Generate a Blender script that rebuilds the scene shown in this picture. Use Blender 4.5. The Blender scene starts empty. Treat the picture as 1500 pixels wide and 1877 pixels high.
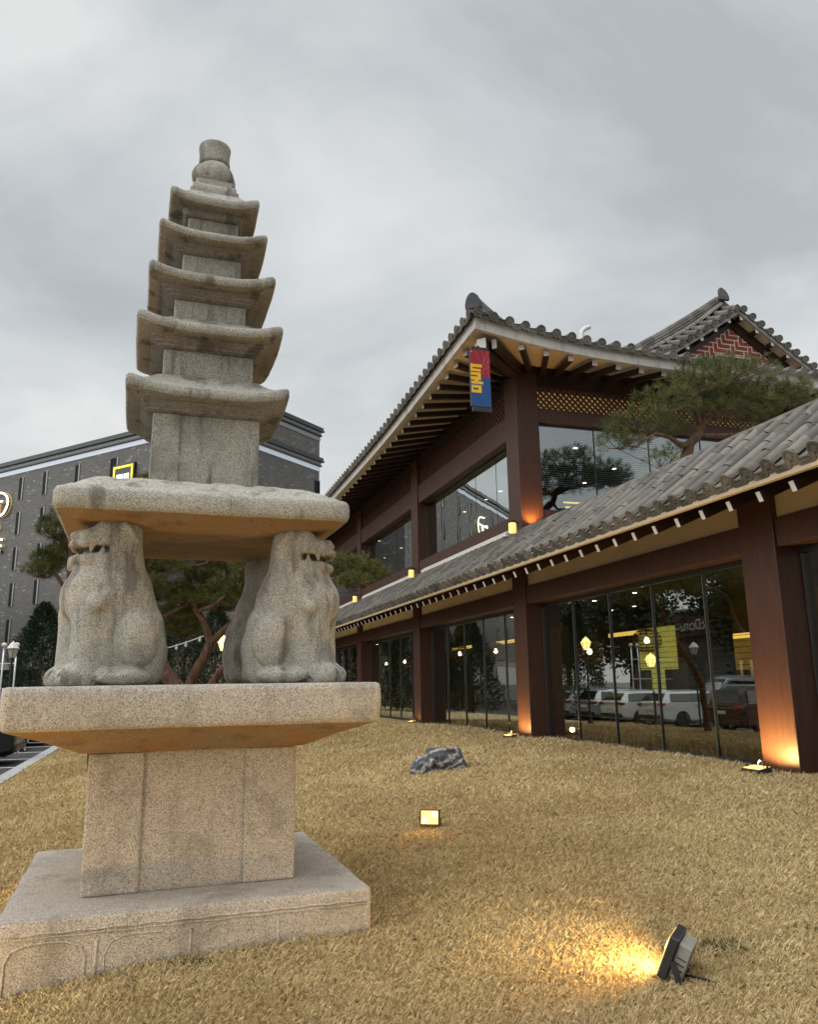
import bpy, math, random
import numpy as np
from mathutils import Vector, Matrix, noise

R = math.radians
random.seed(7)
rng = np.random.default_rng(7)
SC = bpy.context.scene
COL = SC.collection

# ------------------------------------------------------------------ camera, world, sun, exposure
SC.render.resolution_x, SC.render.resolution_y = 819, 1024
cam_d = bpy.data.cameras.new('camera')
cam = bpy.data.objects.new('camera', cam_d); COL.objects.link(cam)
cam_d.sensor_fit = 'VERTICAL'; cam_d.sensor_height = 24.0
cam_d.lens = 1450.0 / 1877.0 * 24.0
cam_d.clip_start = 0.05; cam_d.clip_end = 3000
cam.rotation_mode = 'QUATERNION'
cam.location = (0, 0, 1.5)
cam.rotation_quaternion = (Matrix.Rotation(R(90 + 12.3), 4, 'X') @ Matrix.Rotation(R(-0.9), 4, 'Z')).to_quaternion()
SC.camera = cam

SC.view_settings.view_transform = 'Standard'
SC.view_settings.look = 'None'
SC.view_settings.gamma = 1
SC.view_settings.exposure = 0.42
SC.cycles.use_denoising = True
SC.cycles.max_bounces = 8
SC.cycles.transparent_max_bounces = 16
SC.cycles.sample_clamp_indirect = 6.0
SC.cycles.caustics_reflective = False
SC.cycles.caustics_refractive = False

SUN_EL, SUN_AZ = 26.0, -118.0      # azimuth measured from +Y towards +X
W = bpy.data.worlds.new('World'); SC.world = W; W.use_nodes = True
def build_world():
    nt = W.node_tree; N = nt.nodes; L = nt.links; N.clear()
    out = N.new('ShaderNodeOutputWorld'); bg = N.new('ShaderNodeBackground')
    bg.inputs[1].default_value = 0.1
    sky = N.new('ShaderNodeTexSky'); sky.sky_type = 'NISHITA'; sky.sun_disc = False
    sky.sun_elevation = R(SUN_EL); sky.sun_rotation = R(SUN_AZ)
    tc = N.new('ShaderNodeTexCoord'); sep = N.new('ShaderNodeSeparateXYZ')
    L.new(tc.outputs['Generated'], sep.inputs[0])
    def math_(op, a, b=None, c=None):
        m = N.new('ShaderNodeMath'); m.operation = op
        for i, q in enumerate((a, b, c)):
            if q is None: continue
            if isinstance(q, (int, float)): m.inputs[i].default_value = q
            else: L.new(q, m.inputs[i])
        return m.outputs[0]
    z = math_('MAXIMUM', sep.outputs[2], 0.0)
    # cloud layer: direction projected on a plane overhead
    den = math_('ADD', z, 0.35)
    cx = math_('DIVIDE', sep.outputs[0], den); cy = math_('DIVIDE', sep.outputs[1], den)
    comb = N.new('ShaderNodeCombineXYZ'); L.new(cx, comb.inputs[0]); L.new(cy, comb.inputs[1])
    mp = N.new('ShaderNodeMapping'); L.new(comb.outputs[0], mp.inputs[0])
    mp.inputs['Location'].default_value = (3.3, 1.15, 0); mp.inputs['Rotation'].default_value = (0, 0, 0.5)
    mp.inputs['Scale'].default_value = (0.95, 1.2, 1)
    n1 = N.new('ShaderNodeTexNoise'); n1.inputs['Scale'].default_value = 1.75; n1.inputs['Detail'].default_value = 9
    n1.inputs['Roughness'].default_value = 0.52; n1.inputs['Distortion'].default_value = 0.35
    L.new(mp.outputs[0], n1.inputs[0])
    r1 = N.new('ShaderNodeValToRGB'); L.new(n1.outputs[0], r1.inputs[0])
    e = r1.color_ramp.elements
    e[0].position = 0.36; e[0].color = (3.6, 3.87, 4.05, 1)
    e[1].position = 0.64; e[1].color = (6.05, 6.15, 6.1, 1)
    k = e.new(0.5); k.color = (4.75, 4.98, 5.08, 1)
    # brighter, slightly warm low down; brighter overhead (overcast luminance rises to the zenith)
    low = N.new('ShaderNodeMapRange'); L.new(sep.outputs[2], low.inputs[0])
    low.inputs[1].default_value = 0.0; low.inputs[2].default_value = 0.48; low.inputs[3].default_value = 1.0; low.inputs[4].default_value = 0.0
    low.interpolation_type = 'SMOOTHSTEP'
    mxl = N.new('ShaderNodeMixRGB'); L.new(math_('MULTIPLY', low.outputs[0], 0.75), mxl.inputs[0]); L.new(r1.outputs[0], mxl.inputs[1])
    mxl.inputs[2].default_value = (6.9, 6.85, 6.6, 1)
    hi = N.new('ShaderNodeMapRange'); L.new(sep.outputs[2], hi.inputs[0])
    hi.inputs[1].default_value = 0.72; hi.inputs[2].default_value = 1.0; hi.inputs[3].default_value = 1.0; hi.inputs[4].default_value = 5.0; hi.interpolation_type = 'SMOOTHSTEP'
    mult = N.new('ShaderNodeMixRGB'); mult.blend_type = 'MULTIPLY'; mult.inputs[0].default_value = 1
    L.new(mxl.outputs[0], mult.inputs[1]); L.new(hi.outputs[0], mult.inputs[2])
    mx = N.new('ShaderNodeMixRGB'); mx.inputs[0].default_value = 0.93
    L.new(sky.outputs[0], mx.inputs[1]); L.new(mult.outputs[0], mx.inputs[2])
    L.new(mx.outputs[0], bg.inputs[0]); L.new(bg.outputs[0], out.inputs[0])
build_world()

sun_d = bpy.data.lights.new('sun', 'SUN'); sun = bpy.data.objects.new('sun', sun_d); COL.objects.link(sun)
sun_d.energy = 1.5; sun_d.angle = R(85); sun_d.color = (1.0, 0.97, 0.93)
_dir = Vector((math.sin(R(SUN_AZ)) * math.cos(R(SUN_EL)), math.cos(R(SUN_AZ)) * math.cos(R(SUN_EL)), math.sin(R(SUN_EL))))
sun.rotation_mode = 'QUATERNION'; sun.rotation_quaternion = _dir.to_track_quat('Z', 'Y')

# ------------------------------------------------------------------ helpers
class MB:
    """collects shapes; build() links them as ONE mesh object"""
    def __init__(s): s.v = []; s.f = []; s.m = []; s.cur = 0
    def add(s, vs, fs):
        b = len(s.v); s.v.extend([tuple(p) for p in vs])
        for f in fs: s.f.append(tuple(b + i for i in f)); s.m.append(s.cur)
    def box(s, x0, x1, y0, y1, z0, z1):
        s.add([(x0,y0,z0),(x1,y0,z0),(x1,y1,z0),(x0,y1,z0),(x0,y0,z1),(x1,y0,z1),(x1,y1,z1),(x0,y1,z1)],
              [(0,3,2,1),(4,5,6,7),(0,1,5,4),(1,2,6,5),(2,3,7,6),(3,0,4,7)])
    def bar(s, p, q, w, h=None, up=(0,0,1)):
        p, q = Vector(p), Vector(q); h = h or w
        d = (q - p).normalized(); u = Vector(up); u = (u - d * u.dot(d))
        if u.length < 1e-5: u = Vector((1,0,0)) - d * d.x
        u.normalize(); r = d.cross(u)
        vs = []
        for c in (p, q):
            for a, b in ((-1,-1),(1,-1),(1,1),(-1,1)): vs.append(c + r * (a * w / 2) + u * (b * h / 2))
        s.add(vs, [(0,1,2,3),(7,6,5,4),(0,4,5,1),(1,5,6,2),(2,6,7,3),(3,7,4,0)])
    def tube(s, pts, rad, n=8, cap=True, close=False):
        pts = [Vector(p) for p in pts]; m = len(pts)
        if not hasattr(rad, '__len__'): rad = [rad] * m
        vs = []; u = None
        for i in range(m):
            a = pts[(i - 1) % m] if (i or close) else pts[0]; b = pts[(i + 1) % m] if (i < m - 1 or close) else pts[-1]
            d = (b - a)
            d = d.normalized() if d.length > 1e-9 else Vector((0,0,1))
            if u is None:
                u = Vector((0,0,1)) if abs(d.z) < .9 else Vector((1,0,0))
            u = u - d * u.dot(d); u.normalize(); w = d.cross(u)
            for k in range(n):
                t = 2 * math.pi * k / n; vs.append(pts[i] + u * (math.cos(t) * rad[i]) + w * (math.sin(t) * rad[i]))
        fs = []
        for i in range(m if close else m - 1):
            j = (i + 1) % m
            for k in range(n): l = (k + 1) % n; fs.append((i*n+k, i*n+l, j*n+l, j*n+k))
        if cap and not close: fs.append(tuple(range(n - 1, -1, -1))); fs.append(tuple((m-1)*n + k for k in range(n)))
        s.add(vs, fs)
    def lathe(s, prof, n=16, c=(0,0,0), cap=True):
        vs = []; fs = []; m = len(prof)
        for r, z in prof:
            for k in range(n): t = 2*math.pi*k/n; vs.append((c[0]+r*math.cos(t), c[1]+r*math.sin(t), c[2]+z))
        for i in range(m-1):
            for k in range(n): l = (k+1) % n; fs.append((i*n+k, i*n+l, (i+1)*n+l, (i+1)*n+k))
        if cap: fs.append(tuple(range(n-1,-1,-1))); fs.append(tuple((m-1)*n+k for k in range(n)))
        s.add(vs, fs)
    def prism(s, poly, d):
        """poly: list of 3-D points (planar), extruded by vector d"""
        n = len(poly); d = Vector(d); a = [Vector(p) for p in poly]; b = [p + d for p in a]
        s.add(a + b, [tuple(range(n-1,-1,-1)), tuple(range(n, 2*n))] + [(i, (i+1) % n, n + (i+1) % n, n + i) for i in range(n)])
    def loft(s, rings, capa=True, capb=True):
        n = len(rings[0]); vs = [p for r in rings for p in r]; fs = []
        for i in range(len(rings)-1):
            for k in range(n): l = (k+1) % n; fs.append((i*n+k, i*n+l, (i+1)*n+l, (i+1)*n+k))
        if capa: fs.append(tuple(range(n-1,-1,-1)))
        if capb: fs.append(tuple((len(rings)-1)*n + k for k in range(n)))
        s.add(vs, fs)
    def build(s, name, mat=None, parent=None, smooth=False, bevel=0, angle=None):
        me = bpy.data.meshes.new(name); me.from_pydata(s.v, [], s.f); me.validate(); me.update()
        o = bpy.data.objects.new(name, me); COL.objects.link(o)
        if mat is not None:
            for q in (mat if isinstance(mat, (list, tuple)) else [mat]): me.materials.append(q)
            if max(s.m, default=0) and len(me.polygons) == len(s.m): me.polygons.foreach_set('material_index', s.m)
        if smooth:
            me.polygons.foreach_set('use_smooth', [True] * len(me.polygons))
            if angle: me.set_sharp_from_angle(angle=R(angle))
        if parent: o.parent = parent
        if bevel:
            b = o.modifiers.new('bevel', 'BEVEL'); b.width = bevel; b.segments = 2; b.limit_method = 'ANGLE'; b.angle_limit = R(40)
        return o

def np_mesh(name, V, Fq, mat, parent=None, smooth=True):
    me = bpy.data.meshes.new(name); V = np.asarray(V, np.float32); Fq = np.asarray(Fq, np.int32); k = Fq.shape[1]
    me.vertices.add(len(V)); me.vertices.foreach_set('co', V.ravel())
    me.loops.add(Fq.size); me.loops.foreach_set('vertex_index', Fq.ravel())
    me.polygons.add(len(Fq)); me.polygons.foreach_set('loop_start', np.arange(0, Fq.size, k, dtype=np.int32))
    me.polygons.foreach_set('loop_total', np.full(len(Fq), k, np.int32))
    if smooth: me.polygons.foreach_set('use_smooth', np.ones(len(Fq), bool))
    me.update(calc_edges=True)
    o = bpy.data.objects.new(name, me); COL.objects.link(o); me.materials.append(mat)
    if parent: o.parent = parent
    return o

def thing(name, label, cat, loc=(0,0,0), rotz=0, group=None):
    o = bpy.data.objects.new(name, None); COL.objects.link(o); o.location = loc; o.rotation_euler = (0, 0, rotz)
    o.empty_display_size = 0.2
    return tag(o, label, cat, group)
def tag(o, label, cat, group=None):
    o['label'] = label; o['category'] = cat
    if group: o['group'] = group
    return o
def struct(o): o['kind'] = 'structure'; return o
def copy_tree(o, parent=None):
    c = o.copy(); COL.objects.link(c)
    if parent: c.parent = parent
    for ch in list(o.children): copy_tree(ch, c)
    return c

# signed-distance sculpting (surface nets), for carved stone and rock
def sdf_mesh(fn, lo, hi, h):
    lo = np.array(lo, np.float32); hi = np.array(hi, np.float32); n = np.ceil((hi - lo) / h).astype(int) + 1
    ax = [lo[i] + h * np.arange(n[i], dtype=np.float32) for i in range(3)]
    X, Y, Z = np.meshgrid(*ax, indexing='ij'); D = fn(X, Y, Z)
    D[0] = D[-1] = 1; D[:, 0] = D[:, -1] = 1; D[:, :, 0] = D[:, :, -1] = 1
    inn = D < 0; c = [(i, j, k) for i in (0,1) for j in (0,1) for k in (0,1)]
    sl = lambda A, o: A[o[0]:n[0]-1+o[0], o[1]:n[1]-1+o[1], o[2]:n[2]-1+o[2]]
    cnt = sum(sl(inn, o).astype(np.int8) for o in c); act = (cnt > 0) & (cnt < 8)
    idx = np.argwhere(act); ids = -np.ones(act.shape, np.int64); ids[act] = np.arange(len(idx))
    acc = np.zeros((len(idx), 3)); w = np.zeros(len(idx))
    for a in range(8):
        for ax_ in range(3):
            A = c[a]
            if A[ax_]: continue
            B = list(A); B[ax_] = 1
            da = D[idx[:,0]+A[0], idx[:,1]+A[1], idx[:,2]+A[2]]; db = D[idx[:,0]+B[0], idx[:,1]+B[1], idx[:,2]+B[2]]
            m = (da < 0) != (db < 0); t = np.where(m, da / np.where(m, da - db, 1), 0)
            p = np.tile(np.array(A, float), (len(idx), 1)); p[:, ax_] += t
            acc += p * m[:, None]; w += m
    V = lo + h * (idx + acc / w[:, None])
    Fs = []
    for ax_ in range(3):
        b, d = [(1,2),(2,0),(0,1)][ax_]
        s0 = [slice(1, -1)] * 3; s0[ax_] = slice(0, n[ax_]-1)
        s1 = list(s0); s1[ax_] = slice(1, n[ax_])
        i0 = inn[tuple(s0)]; i1 = inn[tuple(s1)]
        e = np.argwhere(i0 != i1)
        if not len(e): continue
        sg = i0[tuple(e.T)]; e = e + np.array([0 if q == ax_ else 1 for q in range(3)])
        def cell(db, dd):
            q = e.copy(); q[:, b] -= db; q[:, d] -= dd; return ids[tuple(q.T)]
        quad = np.stack([cell(1,1), cell(0,1), cell(0,0), cell(1,0)], 1)
        quad[~sg] = quad[~sg][:, ::-1]; Fs.append(quad)
    return V, np.concatenate(Fs)
def s_ell(X, Y, Z, c, r):
    x, y, z = X - c[0], Y - c[1], Z - c[2]
    k0 = np.sqrt((x/r[0])**2 + (y/r[1])**2 + (z/r[2])**2); k1 = np.sqrt((x/r[0]**2)**2 + (y/r[1]**2)**2 + (z/r[2]**2)**2) + 1e-6
    return k0 * (k0 - 1) / k1
def s_cap(X, Y, Z, a, b, ra, rb):
    a = np.array(a, np.float32); b = np.array(b, np.float32); d = b - a
    x, y, z = X - a[0], Y - a[1], Z - a[2]
    t = np.clip((x*d[0] + y*d[1] + z*d[2]) / max(float(d @ d), 1e-9), 0, 1)
    return np.sqrt((x - t*d[0])**2 + (y - t*d[1])**2 + (z - t*d[2])**2) - (ra + (rb - ra) * t)
def s_box(X, Y, Z, c, hx, r=0.0):
    q = [np.abs(A - c[i]) - (hx[i] - r) for i, A in enumerate((X, Y, Z))]
    return np.sqrt(sum(np.maximum(a, 0)**2 for a in q)) + np.minimum(np.maximum(q[0], np.maximum(q[1], q[2])), 0) - r
def smin(a, b, k):
    h = np.clip(0.5 + 0.5 * (b - a) / k, 0, 1); return b * (1 - h) + a * h - k * h * (1 - h)
def smax(a, b, k): return -smin(-a, -b, k)

# ------------------------------------------------------------------ materials
class NT:
    def __init__(s, name):
        s.m = bpy.data.materials.new(name); s.m.use_nodes = True; s.t = s.m.node_tree; s.N = s.t.nodes; s.L = s.t.links
        s.b = s.N['Principled BSDF']
    def n(s, kind, **kw):
        o = s.N.new(kind)
        for k, v in kw.items():
            if k.startswith('i_'): o.inputs[k[2:]].default_value = v
            else: setattr(o, k, v)
        return o
    def l(s, a, b): s.L.new(a, b)
    def coord(s, scale=(1,1,1), rot=(0,0,0), kind='Object'):
        tc = s.n('ShaderNodeTexCoord'); mp = s.n('ShaderNodeMapping'); mp.inputs['Scale'].default_value = scale; mp.inputs['Rotation'].default_value = rot
        s.l(tc.outputs[kind], mp.inputs[0]); return mp.outputs[0]
    def noise(s, co, scale, detail=4, rough=.55, dist=0):
        o = s.n('ShaderNodeTexNoise'); o.inputs['Scale'].default_value = scale; o.inputs['Detail'].default_value = detail
        o.inputs['Roughness'].default_value = rough; o.inputs['Distortion'].default_value = dist
        s.l(co, o.inputs[0]); return o.outputs[0]
    def ramp(s, fac, stops):
        o = s.n('ShaderNodeValToRGB'); s.l(fac, o.inputs[0]); e = o.color_ramp.elements
        while len(e) < len(stops): e.new(.5)
        for q, (p, c) in zip(e, stops): q.position = p; q.color = (*c, 1) if len(c) == 3 else c
        return o.outputs[0]
    def mix(s, f, a, b, mode='MIX'):
        o = s.n('ShaderNodeMixRGB', blend_type=mode)
        for i, q in enumerate((f, a, b)):
            if isinstance(q, (int, float)): o.inputs[i].default_value = q if i == 0 else (q, q, q, 1)
            elif isinstance(q, tuple): o.inputs[i].default_value = (*q, 1) if len(q) == 3 else q
            else: s.l(q, o.inputs[i])
        return o.outputs[0]
    def bump(s, h, strength=.5, dist=.01):
        o = s.n('ShaderNodeBump'); o.inputs['Strength'].default_value = strength; o.inputs['Distance'].default_value = dist
        s.l(h, o.inputs['Height']); s.l(o.outputs[0], s.b.inputs['Normal'])
    def base(s, c):
        if isinstance(c, tuple): s.b.inputs['Base Color'].default_value = (*c, 1)
        else: s.l(c, s.b.inputs['Base Color'])
    def set(s, rough=.6, metal=0, spec=.5, emit=None, es=0):
        s.b.inputs['Roughness'].default_value = rough; s.b.inputs['Metallic'].default_value = metal
        s.b.inputs['Specular IOR Level'].default_value = spec
        if emit: s.b.inputs['Emission Color'].default_value = (*emit, 1); s.b.inputs['Emission Strength'].default_value = es
        return s.m
def g3(v): return (v, v, v)

def mat_granite(name, tint=(1,1,1), dark=0.35, ochre=0.0):
    k = NT(name); co = k.coord()
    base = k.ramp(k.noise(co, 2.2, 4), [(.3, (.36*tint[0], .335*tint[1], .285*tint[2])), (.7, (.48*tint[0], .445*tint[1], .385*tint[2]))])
    # crystals: pale feldspar, pinkish grains, black mica
    v = k.n('ShaderNodeTexVoronoi', feature='F1'); v.inputs['Scale'].default_value = 215; k.l(co, v.inputs['Vector'])
    sep = k.n('ShaderNodeSeparateColor'); k.l(v.outputs['Color'], sep.inputs[0])
    c1 = k.mix(k.ramp(sep.outputs[0], [(.55, g3(0)), (.62, g3(.8))]), base, (.66*tint[0], .62*tint[1], .55*tint[2]))
    c2 = k.mix(k.ramp(sep.outputs[1], [(.72, g3(0)), (.78, g3(.6))]), c1, (.42, .325, .25))
    c3 = k.mix(k.ramp(sep.outputs[2], [(.79, g3(0)), (.84, g3(.68))]), c2, (.085, .08, .074))
    n2 = k.noise(co, 260, 2)
    c4 = k.mix(k.ramp(n2, [(.36, g3(.4)), (.44, g3(0))]), c3, (.10, .09, .08))
    # weather stains: dark runs down the stone, patches of lichen
    st = k.noise(k.coord((5, 5, .8)), 1.3, 6, .6)
    pt = k.noise(co, 3.1, 6, .65)
    s1 = k.mix(k.ramp(st, [(.53, g3(0)), (.64, g3(dark))]), c4, (.075, .066, .055))
    s2 = k.mix(k.ramp(pt, [(.52, g3(0)), (.72, g3(.55))]), s1, (.15, .135, .105))
    if ochre:  # ochre patches: lichen stain plus warm floodlight glow painted into the colour
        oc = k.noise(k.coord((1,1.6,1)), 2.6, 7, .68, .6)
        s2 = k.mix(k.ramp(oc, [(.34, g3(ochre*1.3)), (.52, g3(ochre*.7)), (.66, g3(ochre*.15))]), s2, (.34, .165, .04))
    k.base(s2); k.set(.85, 0, .3)
    k.bump(k.mix(.5, k.noise(co, 120, 4, .7), k.noise(co, 14, 4, .6)), .55, .012)
    return k.m

def mat_plain(name, c, rough=.6, metal=0, var=.12, scale=6, bump=0, spec=.5, stretch=(1,1,1)):
    k = NT(name); co = k.coord(stretch)
    n = k.noise(co, scale, 5, .6)
    k.base(k.ramp(n, [(.25, tuple(x*(1-var) for x in c)), (.75, tuple(min(1, x*(1+var)) for x in c))]))
    k.set(rough, metal, spec)
    if bump: k.bump(k.noise(co, scale*6, 4), bump, .01)
    return k.m
def mat_emit(name, c, s): k = NT(name); k.base(c); return k.set(.5, 0, .3, c, s)

M = {}
M['granite'] = mat_granite('granite', (.86,.89,.88), .62)
M['granite_old'] = mat_granite('old_granite', (.76,.79,.79), .7)
M['granite_dark'] = mat_granite('darker_granite', (.60,.58,.56), .75)  # darker granite tint, used on the tier roof undersides
M['granite_under'] = mat_granite('ochre_glow_granite', (.52,.47,.40), .6, .66)  # slab undersides: staining and the floodlights' orange glow both in the colour
M['granite_warm'] = mat_granite('pink_granite', (.99,.96,.94), .16)

def mat_wood(name, c, rough=.45):
    k = NT(name); co = k.coord((6, 6, .35))
    n = k.noise(co, 5, 6, .65); n2 = k.noise(k.coord(), 1.2, 4)
    a = k.ramp(n, [(.25, tuple(x*.62 for x in c)), (.75, tuple(x*1.35 for x in c))])
    k.base(k.mix(k.ramp(n2, [(.45, g3(0)), (.7, g3(.35))]), a, tuple(x*.6 for x in c)))
    k.set(rough, 0, .35); k.bump(n, .15, .004); return k.m
M['wood'] = mat_wood('brown_timber', (.066, .0285, .0185))
M['wood_dark'] = mat_wood('dark_timber', (.030, .014, .010))
M['tan'] = mat_plain('tan_plaster', (.78, .60, .385), .85, 0, .1, 1.5)
M['soffit'] = mat_plain('tan_soffit', (.76, .62, .42), .8, 0, .1, 2)
M['white'] = mat_plain('white_paint', (.66, .64, .60), .6, 0, .06, 5)
M['black'] = mat_plain('black_metal', (.018, .018, .02), .4, 0, .2, 5)
M['chrome'] = mat_plain('mullion_metal', (.30, .31, .31), .3, .9, .1, 5)
M['alu'] = mat_plain('grey_metal', (.55, .56, .57), .35, .7, .1, 5)
def mat_fascia():
    k = NT('stained_fascia'); n = k.noise(k.coord((3, 3, .7)), 1.6, 6, .65); n2 = k.noise(k.coord(), .7, 3)
    a = k.ramp(n2, [(.3, (.50,.48,.45)), (.7, (.62,.59,.55))])
    k.base(k.mix(k.ramp(n, [(.5, g3(0)), (.78, g3(.75))]), a, (.16,.14,.125))); k.set(.8, 0, .3); return k.m
M['fascia'] = mat_fascia()
def mat_tile():
    k = NT('clay_roof_tile'); co = k.coord(); v = k.n('ShaderNodeTexVoronoi'); v.inputs['Scale'].default_value = 3.2; k.l(co, v.inputs['Vector'])
    sp = k.n('ShaderNodeSeparateColor'); k.l(v.outputs['Color'], sp.inputs[0])
    a = k.ramp(sp.outputs[0], [(0, (.085,.077,.066)), (.5, (.135,.123,.106)), (1, (.195,.178,.154))])
    n = k.noise(co, 7, 6, .65)
    k.base(k.mix(k.ramp(n, [(.45, g3(0)), (.75, g3(.5))]), a, (.075,.068,.062))); k.set(.75, 0, .35)
    k.bump(k.noise(co, 60, 4), .3, .006); return k.m
M['tile'] = mat_tile()

def mat_glass(name, tint, r0, rough=.0):
    k = NT(name); k.N.remove(k.b); out = k.N['Material Output']
    tr = k.n('ShaderNodeBsdfTransparent'); tr.inputs[0].default_value = (*tint, 1)
    gl = k.n('ShaderNodeBsdfGlossy'); gl.inputs['Roughness'].default_value = rough; gl.inputs['Color'].default_value = (.92,.96,.95,1)
    lw = k.n('ShaderNodeLayerWeight'); lw.inputs[0].default_value = .5
    pw = k.n('ShaderNodeMath', operation='POWER'); k.l(lw.outputs['Facing'], pw.inputs[0]); pw.inputs[1].default_value = 3.5
    mr = k.n('ShaderNodeMapRange'); mr.inputs[1].default_value = 0; mr.inputs[2].default_value = 1; mr.inputs[3].default_value = r0; mr.inputs[4].default_value = .85
    wv = k.noise(k.coord((1,1,1)), .9, 2); bp = k.n('ShaderNodeBump'); bp.inputs['Strength'].default_value = .02; bp.inputs['Distance'].default_value = .05
    k.l(wv, bp.inputs['Height']); k.l(bp.outputs[0], gl.inputs['Normal'])
    k.l(pw.outputs[0], mr.inputs[0]); mx = k.n('ShaderNodeMixShader')
    k.l(mr.outputs[0], mx.inputs[0]); k.l(tr.outputs[0], mx.inputs[1]); k.l(gl.outputs[0], mx.inputs[2]); k.l(mx.outputs[0], out.inputs[0])
    return k.m
M['glass_low'] = mat_glass('window_glass', (.78,.79,.72), .25)
M['glass_up'] = mat_glass('coated_glass', (.62,.65,.65), .48)
M['glass_dark'] = mat_glass('tinted_glass', (.10,.11,.11), .25)

def mat_grass(name, attr):
    k = NT(name); co = k.coord(kind='Object')
    if attr:
        a = k.n('ShaderNodeAttribute', attribute_name='tone'); f = a.outputs['Fac']
    else: f = k.noise(co, 55, 6, .8)
    c = k.ramp(f, [(.0, (.22,.155,.066)), (.3, (.46,.345,.165)), (.62, (.66,.52,.275)), (1, (.84,.71,.45))])
    big = k.noise(co, .55, 5, .6)
    c = k.mix(k.ramp(big, [(.35, g3(.45)), (.6, g3(0))]), c, (.36,.235,.105))
    mid = k.noise(co, 2.6, 4, .6)
    c = k.mix(k.ramp(mid, [(.6, g3(0)), (.76, g3(.4))]), c, (.21,.17,.075))
    gr = k.noise(co, 1.15, 5, .65)
    c = k.mix(k.ramp(gr, [(.60, g3(0)), (.74, g3(.45))]), c, (.20,.20,.085))
    so = k.noise(k.coord((1,1,1), (0,0,1)), 3.7, 6, .7)
    c = k.mix(k.ramp(so, [(.62, g3(0)), (.74, g3(.5))]), c, (.20,.135,.075))
    k.base(c); k.set(.9, 0, .15)
    if not attr: k.bump(k.noise(co, 70, 5, .8), 1.0, .03)
    return k.m
M['grass'] = mat_grass('dry_grass_blades', True)
M['lawn'] = mat_grass('dry_lawn', False)
def mat_leaf(name, stops, rough=.6):
    k = NT(name); a = k.n('ShaderNodeAttribute', attribute_name='tone')
    k.base(k.ramp(a.outputs['Fac'], stops)); k.set(rough, 0, .25); return k.m
M['needle'] = mat_leaf('pine_needles', [(0, (.026,.036,.012)), (.45, (.075,.092,.024)), (.8, (.15,.15,.036)), (1, (.24,.18,.055))])
M['conifer'] = mat_leaf('cypress_leaves', [(0, (.012,.022,.012)), (.6, (.03,.05,.024)), (1, (.06,.085,.04))])
M['weed'] = mat_leaf('green_weed', [(0, (.03,.05,.012)), (1, (.09,.13,.03))])
def mat_bark():
    k = NT('pine_bark'); n = k.noise(k.coord((1,1,.35)), 16, 6, .7, .5)
    k.base(k.ramp(n, [(.3, (.035,.022,.016)), (.6, (.15,.085,.055)), (.8, (.24,.16,.115))])); k.set(.9, 0, .2); k.bump(n, .9, .02); return k.m
M['bark'] = mat_bark()

# ------------------------------------------------------------------ site: lawn, lot, kerb
A = R(17.5); d1 = Vector((-math.sin(A), math.cos(A), 0)); d2 = Vector((math.cos(A), math.sin(A), 0))
O = Vector((2.5003, 17.2374, 0))
def wp(v, s, z=0): return O + d2 * v + d1 * s + Vector((0, 0, z))
def vs_of(x, y):
    q = Vector((x, y, 0)) - O; return q.dot(d2), q.dot(d1)
def smooth(t): t = max(0., min(1., t)); return t*t*(3-2*t)
def ground_z(x, y):
    v, s = vs_of(x, y)
    if v < -7.0: z = -.30 + .32 * smooth((v + 10.4) / 3.4)
    else: z = .02 + .33 * smooth((v + 7.0) / 7.0)
    return z + .018 * noise.noise((x*.35, y*.35, 0)) + .006 * noise.noise((x*1.7, y*1.7, 3))
def on_ground(x, y, dz=0): return Vector((x, y, ground_z(x, y) + dz))

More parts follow.
